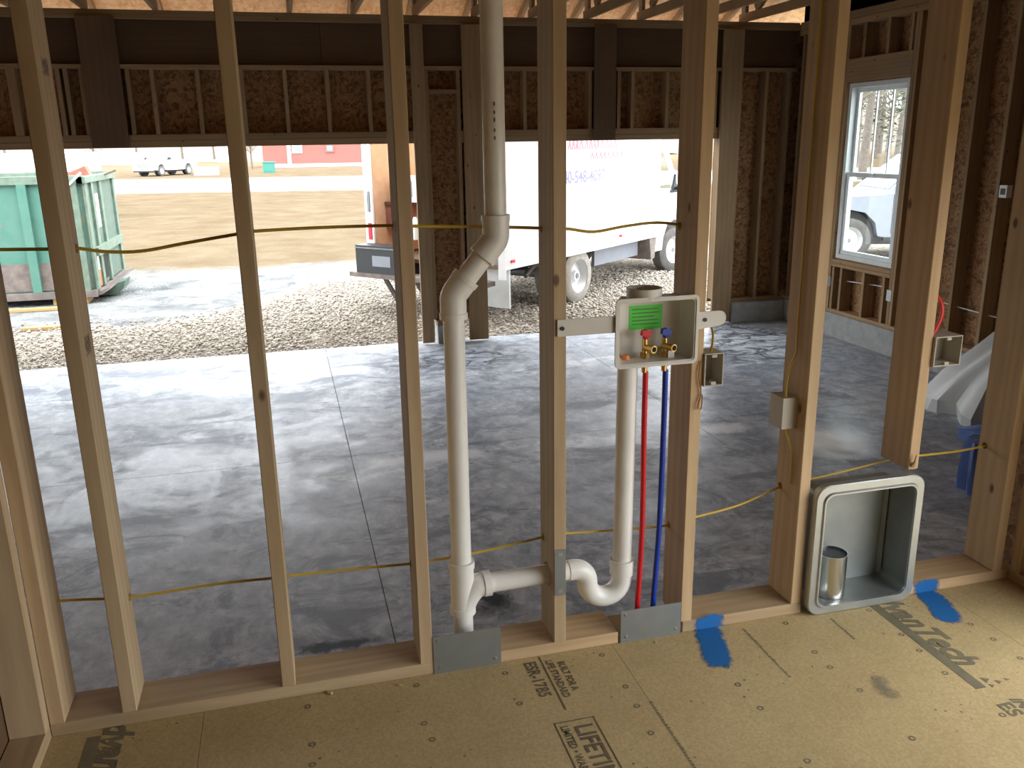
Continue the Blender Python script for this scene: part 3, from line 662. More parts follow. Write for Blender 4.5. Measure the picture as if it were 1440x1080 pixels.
MB().tube([(1.851, PY, 0.205), (1.8515, PY, 0.255)], 0.0385, 20).build('hub_ring', 'pvc', st, 40)
MB().tube([(1.8515, PY, 0.23), (1.852, 0.060, 0.896)], pr, 20).build('standpipe', 'pvc', st, 40)
blot_ = MB()
for z0, hgt in ((1.62, .010), (1.60, .008), (1.58, .011), (1.555, .008), (1.535, .009)):
    blot_.box(1.4555, 1.4595, PY-0.0308, PY-0.0298, z0, z0+hgt)
tag(blot_.build('printed_mark', 'ink', st), 'faint black print on the pipe')

# washer outlet box
wbx = empty('washer_outlet_box', (1.91, 0.03, 0.905), 0, 'ivory plastic washer outlet box with green label, red and blue valves', 'outlet box')
bx0, bx1, bz0, bz1, by0, by1 = 1.792, 2.030, 0.908, 1.092, -0.012, 0.078
tW = 0.004
def rrect(x0, x1, z0, z1, r, n=5):
    out = []
    for cx, cz, a in ((x1-r, z1-r, 0), (x0+r, z1-r, 90), (x0+r, z0+r, 180), (x1-r, z0+r, 270)):
        for i in range(n+1): t = R_(a+90*i/n); out.append((cx+r*math.cos(t), cz+r*math.sin(t)))
    return out
def loops(ls):
    b = MB(); n = len(ls[0][0])
    for poly, y in ls: b.v += [(p[0], y, p[1]) for p in poly]
    b.f = [(i*n+k, i*n+(k+1) % n, (i+1)*n+(k+1) % n, (i+1)*n+k) for i in range(len(ls)-1) for k in range(n)]
    return b, n
IB = lambda d, e=0.0: (bx0+d+e, bx1-d-e*0.3, bz0+d, bz1-d)
b, n = loops([(rrect(*IB(0.0, 0.034), 0.012), by1), (rrect(*IB(0.0), 0.012), by0), (rrect(*IB(0.004), 0.010), by0), (rrect(*IB(0.004, 0.030), 0.018), by1-0.012), (rrect(*IB(0.014, 0.034), 0.014), by1-0.004)])
b.f += [tuple(range(n)), tuple(range(4*n, 5*n))]
b.build('shell', 'plastic', wbx, 35)
b, n = loops([(rrect(*IB(0.0), 0.012), by0+0.003), (rrect(*IB(-0.009), 0.016), by0+0.003), (rrect(*IB(-0.009), 0.016), by0-0.003), (rrect(*IB(0.0), 0.012), by0-0.003)])
b.build('rim', 'plastic', wbx, 35)
MB().lathe([(0.0001, 0), (0.051, 0), (0.051, 0.03), (0.045, 0.03), (0.045, 0.012), (0.0001, 0.012)], (1.888, 0.035, bz1), 'z', 24).build('top_collar', 'plastic', wbx, 40)
b = MB(); b.box(1.614, bx0-0.002, -0.006, -0.0015, 1.005, 1.053); o = b.build('mounting_arm', 'plastic', wbx)
MB().lathe([(0.0001, -0.002), (0.006, -0.002), (0.006, 0.001)], (1.628, -0.007, 1.028), 'y', 12).build('screw', 'black', o)
arm = [(2.032, 0.995), (2.105, 1.003)] + [(2.108+0.022*math.cos(R_(a)), 1.026+0.022*math.sin(R_(a))) for a in range(-70, 91, 20)] + [(2.032, 1.048)]
o = MB().prism(arm, 1, -0.006, -0.0015).build('mounting_arm', 'plastic', wbx)
MB().lathe([(0.0001, -0.002), (0.006, -0.002), (0.006, 0.001)], (2.062, -0.007, 1.024), 'y', 12).build('screw', 'black', o)
g0, g1 = ony(886, 431, 0.070), ony(931, 463, 0.070)
o = MB().box(g0[0], g1[0], 0.0725, 0.0738, g1[2]+0.004, g0[2]).build('green_label', 'green', wbx); tag(o, 'bright green printed label')
b = MB()
for i in range(5):
    z = g0[2]-0.010-i*0.011; b.box(g0[0]+0.008, g1[0]-random.uniform(.008, .03), 0.0718, 0.0726, z-0.0025, z)
b.build('label_print', 'ink', o)
for px, py, mt, lab in ((908, 482, 'red', 'red valve handle'), (936, 480, 'blue', 'blue valve handle')):
    c = ony(px, py, 0.03); vx = c[0]
    v = MB(); v.tube([(vx, 0.035, 0.870), (vx, 0.035, 0.972)], 0.0085, 12); v.tube([(vx, 0.035, 0.885), (vx, 0.035, 0.898)], 0.0125, 12)
    v.tube([(vx, 0.035, 0.914), (vx, 0.035, 0.930)], 0.0135, 6); v.tube([(vx, 0.035, 0.945), (vx+0.014, 0.000, 0.945)], [0.0095, 0.0115], 12)
    vo = v.build('valve', 'brass', wbx, 40)
    MB().tube([(vx+0.0142, -0.0006, 0.945), (vx+0.0146, -0.0016, 0.945)], 0.008, 12).build('valve_port_shade', 'hole', vo)  # black disc painted for the shade inside the port
    hm = MB(); hm.tube([(vx, 0.033, 0.972), (vx, 0.030, 0.985)], [0.008, 0.010], 10)
    hm.obox((vx-0.016, 0.024, 0.992), (vx+0.012, 0.024, 0.988), 0.016, 0.016); hm.lathe([(0.0001, 0.012), (0.012, 0.012), (0.013, -0.006), (0.0001, -0.008)], (vx, 0.026, 0.988), 'y', 12)
    tag(hm.build('valve_handle', mt, vo, 50), lab)
MB().lathe([(0.0001, 0.012), (0.010, 0.012), (0.014, 0.0), (0.0001, 0.0)], (1.838, 0.045, bz0+tW), 'z', 14).build('orange_cap', 'orange', wbx, 40)
MB().box(1.962, 1.982, 0.02, 0.05, bz0+tW, bz0+0.030).build('knockout', 'plastic', wbx)
def pex(px0, px1, px2, mat, label, z0=0.872, y=0.035):
    a = ony(px0, 515, y)[0]; p = [(a, y, z0), (a, y, 0.70), (ony(*px1, y)[0], y, ony(*px1, y)[2]), (ony(*px2, y)[0], y, ony(*px2, y)[2]), (ony(*px2, y)[0]-0.004, y, -0.03)]
    o = MB().tube(crom(p, 6), 0.0085, 12).build(mat+'_water_line', mat, None, 40, loc=(a, y, 0)); return thing(o, label, 'pipe')
pex(908, (903, 740), (897, 840), 'red', 'red plastic water line dropping from the outlet box')
pex(936, (927, 740), (919, 840), 'blue', 'blue plastic water line dropping from the outlet box')

# nail plates
def nail_plate(x0, x1, z0, z1, label, y=-0.003):
    o = MB().box(x0, x1, y, y+0.002, z0, z1).build('nail_plate', 'steel', None, loc=((x0+x1)/2, y, z0)); thing(o, label, 'metal plate')
    for px, pz in ((x0+.018, z0+.02), (x1-.018, z0+.02), (x0+.015, z1-.014)):
        MB().lathe([(0.0001, -0.0025), (0.004, -0.002), (0.0045, 0)], (px, y, pz), 'y', 8).build('nail_head', 'duct', o)
nail_plate(1.228, 1.434, 0.0, 0.124, 'dark steel nail plate on the bottom plate below the vent stack')
nail_plate(1.822, 2.027, 0.0, 0.112, 'dark steel nail plate on the bottom plate below the red and blue lines')
o = MB().box(1.6055, 1.6400, -0.003, -0.0008, 0.200, 0.352).build('nail_plate', 'steel', None, loc=(1.6227, 0, 0.2)); thing(o, 'narrow upright steel nail plate on the stud beside the curved trap', 'metal plate')
for z in (0.215, 0.338): MB().box(1.615, 1.631, -0.0045, -0.003, z-0.006, z+0.006).build('nail_head', 'galv', o)

# dryer vent box
dv_ = empty('dryer_vent_box', (2.675, 0, 0), 0, 'recessed galvanised steel dryer vent box standing on the floor between studs', 'vent box')
O = (2.468, 2.872, 0.002, 0.462); ins = lambda d: (O[0]+d, O[1]-d, O[2]+d, O[3]-d)
b, n = loops([(rrect(*O, 0.045), -0.006), (rrect(*O, 0.045), -0.030), (rrect(*ins(0.003), 0.043), -0.033), (rrect(*ins(0.024), 0.034), -0.033), (rrect(*ins(0.028), 0.032), -0.039), (rrect(*ins(0.033), 0.030), -0.039), (rrect(*ins(0.034), 0.030), -0.030)])
b.build('flange', 'galv', dv_, 35)
b, n = loops([(rrect(*ins(0.034), 0.03), -0.030), (rrect(*ins(0.036), 0.03), 0.10)]); b.f.append(tuple(range(n, 2*n)))
sh = b.build('shell', 'steel', dv_, 35)
MB().box(2.822, 2.832, 0.085, 0.099, 0.05, 0.42).build('seam_rib', 'galv', sh)
dc = MB().lathe([(0.0501, 0), (0.0501, 0.150), (0.0485, 0.150), (0.0485, 0.0)], (2.592, 0.035, 0.038), 'z', 32, close=True).build('vent_duct', 'duct', None, 40, loc=(2.592, 0.035, 0.038))
thing(dc, 'short round steel duct standing inside the dryer vent box', 'duct')
MB().lathe([(0.0001, 0.143), (0.0483, 0.143)], (2.592, 0.035, 0.038), 'z', 32).build('duct_shade_disc', 'black', dc)  # black disc near the rim stands for the shade inside the duct

# electrical boxes
def ebox(x0, x1, y0, y1, z0, z1, label, back=False, mat='ebox'):
    e = empty('electrical_box', ((x0+x1)/2, (y0+y1)/2, z0), 0, label, 'electrical box', 'electrical boxes on the studs'); t = 0.003
    b = MB(); yb = (y0, y0+t) if back else (y1-t, y1)
    b.box(x0, x1, yb[0], yb[1], z0, z1); ya, yc = (y0+t, y1) if back else (y0, y1-t)
    b.box(x0, x0+t, ya, yc, z0, z1); b.box(x1-t, x1, ya, yc, z0, z1); b.box(x0+t, x1-t, ya, yc, z0, z0+t); b.box(x0+t, x1-t, ya, yc, z1-t, z1)
    b.build('shell', mat, e)
    yy = y1 if back else y0
    for z in (z0+0.004, z1-0.013): MB().box((x0+x1)/2-0.008, (x0+x1)/2+0.008, yy-(0.012 if back else -0.0), yy+(0.0 if back else 0.012), z, z+0.009).build('screw_tab', mat, e)
    return e
ebox(2.067, 2.128, -0.010, 0.060, 0.822, 0.922, 'open grey single electrical box nailed to the stud right of the outlet box')
ebox(2.372, 2.4245, 0.045, 0.120, 0.640, 0.742, 'closed-back grey electrical box with yellow cable looping into its top', True)
ebox(2.8645, 2.965, -0.012, 0.065, 0.818, 0.915, 'wide open grey electrical box beside a red cable on the stud above the vent box')
o = empty('outlet_box', (XR+0.02, 3.815, 1.05), 0, 'small white outlet box on the garage wall stud near the right edge', 'electrical box')
MB().box(XR+0.005, XR+0.06, 3.74, 3.82, 1.02, 1.12).build('shell', 'white', o); MB().box(XR+0.003, XR+0.0045, 3.755, 3.805, 1.045, 1.095).build('opening', 'black', o)  # black plate on the front stands for the shade inside the box

# cables
def cable(name, pts, label, mat='cable', r=0.0043, smooth=True):
    P = crom(pts, 5) if smooth else pts
    o = MB().tube(P, r, 8, squash=0.7).build(name, mat, None, 50, loc=tuple(map(float, pts[0]))); return thing(o, label, 'cable')
cable('electrical_cable', up, 'yellow electrical cable threaded through the studs at chest height')
cable('electrical_cable', lo, 'yellow electrical cable threaded low through every stud, sagging between them')
c0 = ony(1108, 678, 0.06)
cable('electrical_cable', [(2.418, 0.045, c0[2]), (2.419, 0.045, 0.50), (2.414, 0.045, 0.56), (2.395, 0.045, 0.61), (2.390, 0.060, 0.64)], 'short yellow cable looping up into the bottom of the closed grey box')
cable('electrical_cable', [(2.385, 0.055, 0.741), (2.384, 0.055, 0.79), (2.395, 0.06, 0.84), (2.415, 0.06, 0.885), (2.419, 0.07, 0.95), (2.419, 0.07, 1.3), (2.419, 0.07, 1.8), (2.419, 0.07, 2.69)], 'yellow cable running up the stud from the closed grey box')
cable('electrical_cable', [(2.098, 0.02, 0.919), (2.104, 0.02, 0.95), (2.104, 0.03, 0.99), (2.078, 0.06, 1.06), (2.0730, 0.07, 1.2), (2.0730, 0.07, 1.7), (2.0730, 0.07, 2.69)], 'yellow cable dropping behind the outlet box arm into the open single box')
cable('red_cable', [(2.885, 0.03, 0.913), (2.902, 0.03, 0.945), (2.912, 0.03, 0.985), (2.908, 0.04, 1.02), (2.892, 0.06, 1.05), (2.872, 0.07, 1.06)], 'short red cable arching from the stud into the wide open box', 'redcable', 0.007)
wc = [onx(x, y, XR+0.07) for x, y in ((1120, 385), (1188, 395), (1215, 399), (1245, 404), (1300, 418), (1355, 434), (1400, 446), (1440, 458))]
cable('white_cable', wc, 'thin white cable run through the garage wall studs below the window', 'wcable', 0.006)
# looped scrap wire hanging under the single box, nail bracket at the tall stud
cable('scrap_wire', [(2.056, -0.004, 0.90), (2.05, -0.006, 0.86), (2.06, -0.006, 0.80), (2.05, -0.008, 0.765), (2.062, -0.008, 0.755), (2.064, -0.006, 0.80)], 'thin twist of bare wire hanging on the stud below the outlet box', 'brass', 0.0022)
o = MB().tube([(2.84, -0.002, 0.483), (2.835, -0.018, 0.50), (2.842, -0.014, 0.525)], [0.008, 0.006, 0.002], 6).build('wood_splinter', 'stud', None, 60, loc=(2.84, -0.002, 0.47)); thing(o, 'curled wood splinter at the cable hole above the vent box', 'splinter')
for x, y, s in ((1.93, -0.03, .006), (1.12, -0.03, .007), (0.92, -0.012, .010), (2.75, -0.13, .005), (2.33, -0.28, .004), (0.33, -0.06, .005), (0.32, -0.09, .004), (2.20, -0.33, .004)):
    o = bpy.data.objects.new('wood_chip', bevel_box(s*1.6, s, s*0.5, 0.0008))
    if not o.data.materials: o.data.materials.append(M['stud'])
    COL.objects.link(o); o.location = (x, y, s*0.26); o.rotation_euler = (0, 0, random.uniform(0, 3))
    tag(o, 'tiny pale wood chip lying on the subfloor', 'wood chip', 'wood chips on the subfloor')

# ------------------------------------------------------------------ plastic and tarp by the garage right wall
def crumple(name, prof, mat, label, cat, seed, base, rzs=0.0, amp=0.03):
    r = random.Random(seed); b = MB(); n = 40
    ph = [r.uniform(0, 6.3) for _ in range(6)]
    for i, (rx, ry, z, ox, oy) in enumerate(prof):
        for k in range(n):
            a = 2*math.pi*k/n; w = 1+0.18*math.sin(5*a+ph[0]+i*0.3)+0.15*math.sin(8*a+ph[1]-i*0.5)
            b.v.append((base[0]+ox+rx*w*math.cos(a+rzs), base[1]+oy+ry*w*math.sin(a+rzs), base[2]+max(0.0, z+(amp*math.sin(3*a+ph[3]+i) if 0 < i < len(prof)-1 else 0))))
    m = len(prof); b.f = [(i*n+k, i*n+(k+1) % n, (i+1)*n+(k+1) % n, (i+1)*n+k) for i in range(m-1) for k in range(n)]+[tuple(range((m-1)*n, m*n)), tuple(range(n))[::-1]]
    o = b.build(name, mat, None, 30, loc=base); return thing(o, label, cat)
crumple('plastic_bag', [(0.34, 0.42, 0.0, 0, 0), (0.35, 0.42, 0.08, 0, 0), (0.26, 0.30, 0.30, 0.03, -0.06), (0.15, 0.17, 0.52, 0.06, -0.14), (0.07, 0.08, 0.72, 0.08, -0.2), (0.03, 0.03, 0.86, 0.09, -0.24)], 'sheet', 'peaked heap of white plastic sheeting by the garage right wall', 'plastic sheet', 3, (6.14, 3.16, SL))
crumple('blue_tarp', [(0.30, 0.36, 0.0, 0, 0), (0.31, 0.36, 0.06, 0, 0), (0.22, 0.26, 0.10, 0, 0), (0.08, 0.1, 0.13, 0, 0)], 'tarp', 'crumpled blue tarp on the slab behind the rightmost stud', 'tarp', 5, (5.72, 2.28, SL))
crumple('plastic_roll', [(0.13, 0.13, 0.0, 0, 0), (0.135, 0.135, 0.1, 0, 0), (0.13, 0.13, 0.28, 0, 0), (0.12, 0.12, 0.34, 0, 0)], 'tarp', 'pale blue bundle standing on the slab at the rightmost stud', 'bundle', 9, (4.96, 1.80, SL), amp=0.0)

# ------------------------------------------------------------------ yard
gnd = MB(); gnd.box(-220, 240, -60, 330, G-0.5, G); o = gnd.build('ground', 'ground'); tag(o, 'yard of gravel, grey mud, dry straw grass and pale gravel road', kind='structure')
# gravel
def gravel(nst, xr, yr, keep):
    ico = [(0, 0, 1), (1, 0, .1), (0.3, .95, 0), (-.8, .6, .05), (-.85, -.5, .1), (0.25, -.95, 0), (0, 0, -.6)]
    fc = [(0, 1, 2), (0, 2, 3), (0, 3, 4), (0, 4, 5), (0, 5, 1)] + [(6, b_, a_) for a_, b_ in ((1, 2), (2, 3), (3, 4), (4, 5), (5, 1))]
    base = np.array(ico); X = rng.uniform(*xr, nst); Y = rng.uniform(*yr, nst); k = keep(X, Y); X, Y = X[k], Y[k]; n = len(X)
    s = rng.uniform(0.012, 0.030, n); a = rng.uniform(0, 6.28, n); sq = rng.uniform(0.5, 0.95, n)
    V = np.repeat(base[None], n, 0) + rng.normal(0, 0.14, (n, 7, 3))
    c, sn = np.cos(a)[:, None], np.sin(a)[:, None]
    vx = (V[:, :, 0]*c-V[:, :, 1]*sn)*s[:, None]+X[:, None]; vy = (V[:, :, 0]*sn+V[:, :, 1]*c)*s[:, None]*sq[:, None]+Y[:, None]; vz = V[:, :, 2]*s[:, None]*0.7+G+0.008+rng.uniform(0, .02, n)[:, None]
    vv = np.stack([vx, vy, vz], 2).reshape(-1, 3); F = (np.array(fc)[None]+(np.arange(n)*7)[:, None, None]).reshape(-1, 3)
    me = bpy.data.meshes.new('gravel'); me.vertices.add(len(vv)); me.vertices.foreach_set('co', vv.ravel())
    me.loops.add(F.size); me.loops.foreach_set('vertex_index', F.ravel()); me.polygons.add(len(F)); me.polygons.foreach_set('loop_start', np.arange(len(F))*3)
    me.update(); me.validate(); me.materials.append(M['stones']); return me
def keep(X, Y):
    lim = 9.6+6.4*np.clip((X+0.6)/3.6, 0, 1)**1.6
    return (Y < lim+rng.normal(0, .35, len(X)))
o = bpy.data.objects.new('gravel', gravel(38000, (-4.2, 9.5), (7.12, 12.5), keep)); COL.objects.link(o)
tag(o, 'loose tan gravel stones spread in front of the garage', 'gravel', kind='stuff')

# wheels
def wheel(par, x, y, r, w, side, tyre='tyre', name='wheel'):
    t = MB(); h = w/2
    t.lathe([(r*0.62, -h), (r*0.9, -h), (r, -h*0.75), (r, h*0.75), (r*0.9, h), (r*0.62, h)], (0, 0, 0), 'y', 28)
    o = t.build(name, tyre, par, 40, local=True); o.location = (x, y, r)
    m = MB(); s = side
    m.lathe([(r*0.62, s*h*0.95), (r*0.58, s*h*0.8), (r*0.5, s*h*0.1), (r*0.22, s*h*0.25), (r*0.2, s*h*0.7), (0.0001, s*h*0.7)], (0, 0, 0), 'y', 28)
    rim = m.build('rim', 'rim', o, 40, local=True)
    MB().lathe([(0.0001, s*h*0.78), (r*0.10, s*h*0.78), (r*0.12, s*h*0.6)], (0, 0, 0), 'y', 10).build('hub_cap', 'grey', o, None, local=True)
    return o
# box truck (local: x forward, y left, z up, origin under the rear axle)
TH = R_(41); fwd = Vector((math.cos(TH), math.sin(TH), 0)); rt = Vector((math.sin(TH), -math.cos(TH), 0))
o0 = Vector((4.85, 9.35, G)) - rt*1.05
tk = empty('box_truck', o0, TH, 'white box truck with phone number on its side, rear doorway open', 'truck')
def T(b, name, mat, sm=None, par=tk): return b.build(name, mat, par, sm, local=True)
BX0, BX1, BZ0, BZ1, BW = -1.85, 2.55, 0.70, 3.15, 1.15
T(MB().box(BX0, BX1, -BW, -BW+0.04, BZ0, BZ1), 'side_panel', 'white'); T(MB().box(BX0, BX1, BW-0.04, BW, BZ0, BZ1), 'side_panel', 'white')
T(MB().box(BX1-0.04, BX1, -BW+.04, BW-.04, BZ0, BZ1), 'front_panel', 'white'); T(MB().box(BX0, BX1, -BW, BW, BZ1, BZ1+0.004), 'roof_panel', 'troof')
T(MB().box(BX0, BX1-.04, -BW+.04, BW-.04, BZ0, BZ0+0.05), 'load_floor', 'board')
T(MB().box(BX0+0.1, BX1-.05, BW-0.056, BW-0.041, BZ0+.05, BZ1), 'plywood_lining', 'lining'); T(MB().box(BX0+.1, BX1-.05, -BW+.041, -BW+.056, BZ0+.05, BZ1), 'plywood_lining', 'lining')
T(MB().box(BX1-.06, BX1-.045, -BW+.06, BW-.06, BZ0+.05, BZ1), 'plywood_lining', 'lining')
b = MB(); b.box(BX0-.03, BX0, BW-0.14, BW, BZ0-.12, BZ1); T(b, 'door_post', 'white'); b = MB(); b.box(BX0-.03, BX0, -BW, -BW+0.10, BZ0-.12, BZ1); T(b, 'door_post', 'white')
T(MB().box(BX0-.03, BX0, -BW+.1, BW-.14, BZ1-.12, BZ1), 'door_header', 'white')
T(MB().box(BX0-.045, BX0-.031, BW-.11, BW-.055, 0.98, 1.20), 'tail_lamp', 'tail'); T(MB().box(BX0-.045, BX0-.031, BW-.10, BW-.06, 1.35, 1.62), 'door_latch', 'grey')
T(MB().box(BX0+0.3, BX0+1.3, 0.62, 1.09, 1.42, 1.46), 'shelf', 'board'); T(MB().box(BX0+0.32, BX0+1.28, 0.70, 1.09, 1.10, 1.42), 'cabinet', 'barn')
b = MB().box(BX0+0.35, BX0+0.75, 0.55, 0.98, 1.461, 1.80); mw = T(b, 'microwave', 'white'); MB().box(BX0+0.345, BX0+0.3495, 0.62, 0.90, 1.53, 1.74).build('microwave_window', 'silver', mw, None, local=True)
T(MB().lathe([(0.0001, 0), (0.06, 0), (0.05, .22), (0.02, .30), (0.0001, .30)], (BX0+.3, .55, BZ0+.27), 'z', 12), 'bottle', 'vinyl')
T(MB().box(BX0+0.05, BX0+0.55, -1.0, -0.4, BZ0+.051, BZ0+0.9), 'tool_shelf', 'grey')
T(MB().box(BX0-0.30, BX0-.031, -1.0, 1.25, 0.50, 0.56), 'rear_step', 'rust')
for y in (0.2, 0.75): T(MB().obox((BX0-.15, y, 0.50), (BX0-.05, y-.25, 0.02), 0.05, 0.05), 'step_brace', 'rust')
tb = T(MB().box(BX0-0.29, BX0-.04, 0.35, 1.12, 0.561, 0.93), 'tool_box', 'black'); MB().box(BX0-.295, BX0-.2905, 0.50, 0.82, 0.66, 0.80).build('tool_box_label', 'silver', tb, None, local=True)
MB().box(BX0-.30, BX0-.03, 0.34, 1.13, 0.89, 0.905).build('tool_box_lid', 'grey', tb, None, local=True)
T(MB().box(BX0-.02, 3.9, -0.45, -0.35, 0.5, 0.7), 'chassis_rail', 'black'); T(MB().box(BX0-.02, 3.9, 0.35, 0.45, 0.5, 0.7), 'chassis_rail', 'black')
T(MB().tube([(0, -0.9, 0.38), (0, 0.9, 0.38)], 0.07, 12), 'rear_axle', 'grey', 40)
T(MB().tube(crom([(-0.75, -0.7, 0.45), (-0.45, -0.7, 0.58), (0, -0.7, 0.45), (0.5, -0.7, 0.60)], 4), 0.035, 8), 'leaf_spring', 'rust', 40)
T(MB().box(-1.75, -1.72, -1.12, -0.62, 0.20, 0.70), 'mud_flap', 'sheet')
T(MB().box(0.75, 2.2, -0.95, -0.90, 0.42, 0.70), 'skirt_panel', 'silver')
T(MB().prism([(2.25, 0.72), (2.52, 0.72), (2.46, 0.36), (2.33, 0.34)], 1, -1.13, -0.7), 'step_bracket', 'rust')
for y in (-1.0, -0.72): wheel(tk, 0, y, 0.385, 0.25, -1, 'dusttyre')
for y in (1.0, 0.72): wheel(tk, 0, y, 0.385, 0.25, 1, 'dusttyre')
for y in (-0.92, 0.92):
    w = wheel(tk, 3.5, y, 0.375, 0.24, -1 if y < 0 else 1, 'tyre'); w.rotation_euler = (0, 0, R_(-14))
cabp = [(2.56, 0.42), (3.02, 0.42), (3.06, 0.62), (3.2, 0.82), (3.5, 0.90), (3.8, 0.82), (3.94, 0.62), (3.98, 0.42), (4.55, 0.45), (4.62, 0.75), (4.58, 1.12), (4.40, 1.25), (3.75, 1.36), (2.56, 1.36)]
T(MB().prism(cabp, 1, -1.0, 1.0), 'cab_body', 'white')
T(MB().prism([(2.56, 1.36), (3.75, 1.36), (3.72, 1.40), (2.56, 1.40)], 1, -.98, .98), 'window_ledge', 'white')
T(MB().box(2.56, 3.15, -0.95, 0.95, 2.05, 2.15), 'cab_roof', 'white')
for y in (-0.95, 0.93):
    T(MB().obox((3.70, y, 1.38), (3.12, y, 2.1), 0.05, 0.07, (0, 1, 0)), 'windscreen_pillar', 'white'); T(MB().box(2.56, 2.66, y-.02, y+.02, 1.38, 2.08), 'rear_pillar', 'white')
    T(MB().prism([(2.66, 1.40), (3.64, 1.40), (3.10, 2.05), (2.66, 2.05)], 1, y-.004, y+.004), 'door_window', 'glass')
T(MB().add([(3.70, -.93, 1.40), (3.70, .93, 1.40), (3.14, .93, 2.08), (3.14, -.93, 2.08)], [(0, 1, 2, 3)]), 'windscreen', 'glass')
T(MB().box(4.5, 4.70, -1.0, 1.0, 0.42, 0.62), 'front_bumper', 'grey'); T(MB().box(4.55, 4.63, -0.98, -0.68, 0.8, 1.05), 'headlamp', 'vinyl')
for y in (-1, 1):
    mr = MB(); mr.prism([(3.28, 1.36), (3.62, 1.36), (3.52, 1.44), (3.44, 1.52), (3.42, 1.66), (3.36, 1.50)], 1, y*1.02-.02, y*1.02+.02); mr.obox((3.45, y*1.0, 1.42), (3.40, y*1.25, 1.44), .05, .05); mr.box(3.36, 3.46, y*1.25-.09, y*1.25+.09, 1.36, 1.52)
    T(mr, 'wing_mirror', 'black')
M_side = Matrix.Translation((0, -BW-0.002, 0)) @ Matrix.Rotation(R_(90), 4, 'X')
lettering('phone_lettering', '740-548-4097', 0.23, 'bluetext', M_side @ Matrix.Translation((-0.60, 1.68, 0)), tk, xs=0.98, local=True)
rl = MB(); r2 = random.Random(4)
for x0, x1, z, h in ((-0.35, 1.05, 2.12, 0.13), (0.25, 1.15, 1.98, 0.09)):
    x = x0
    while x < x1:
        w = r2.uniform(.05, .1); rl.obox((x, -BW-.003, z), (x+w*.5, -BW-.003, z+h), 0.004, 0.028, (1, 0, 0)); rl.obox((x+w*.5, -BW-.003, z+h), (x+w, -BW-.003, z), 0.004, 0.028, (1, 0, 0)); x += w+r2.uniform(.03, .06)
tag(T(rl, 'red_lettering', 'redtext'), 'faint red lettering strokes')
for x, z in ((-1.75, .78), (1.15, .82)): T(MB().box(x, x+.08, -BW-.012, -BW, z, z+.035), 'marker_lamp', 'tail')

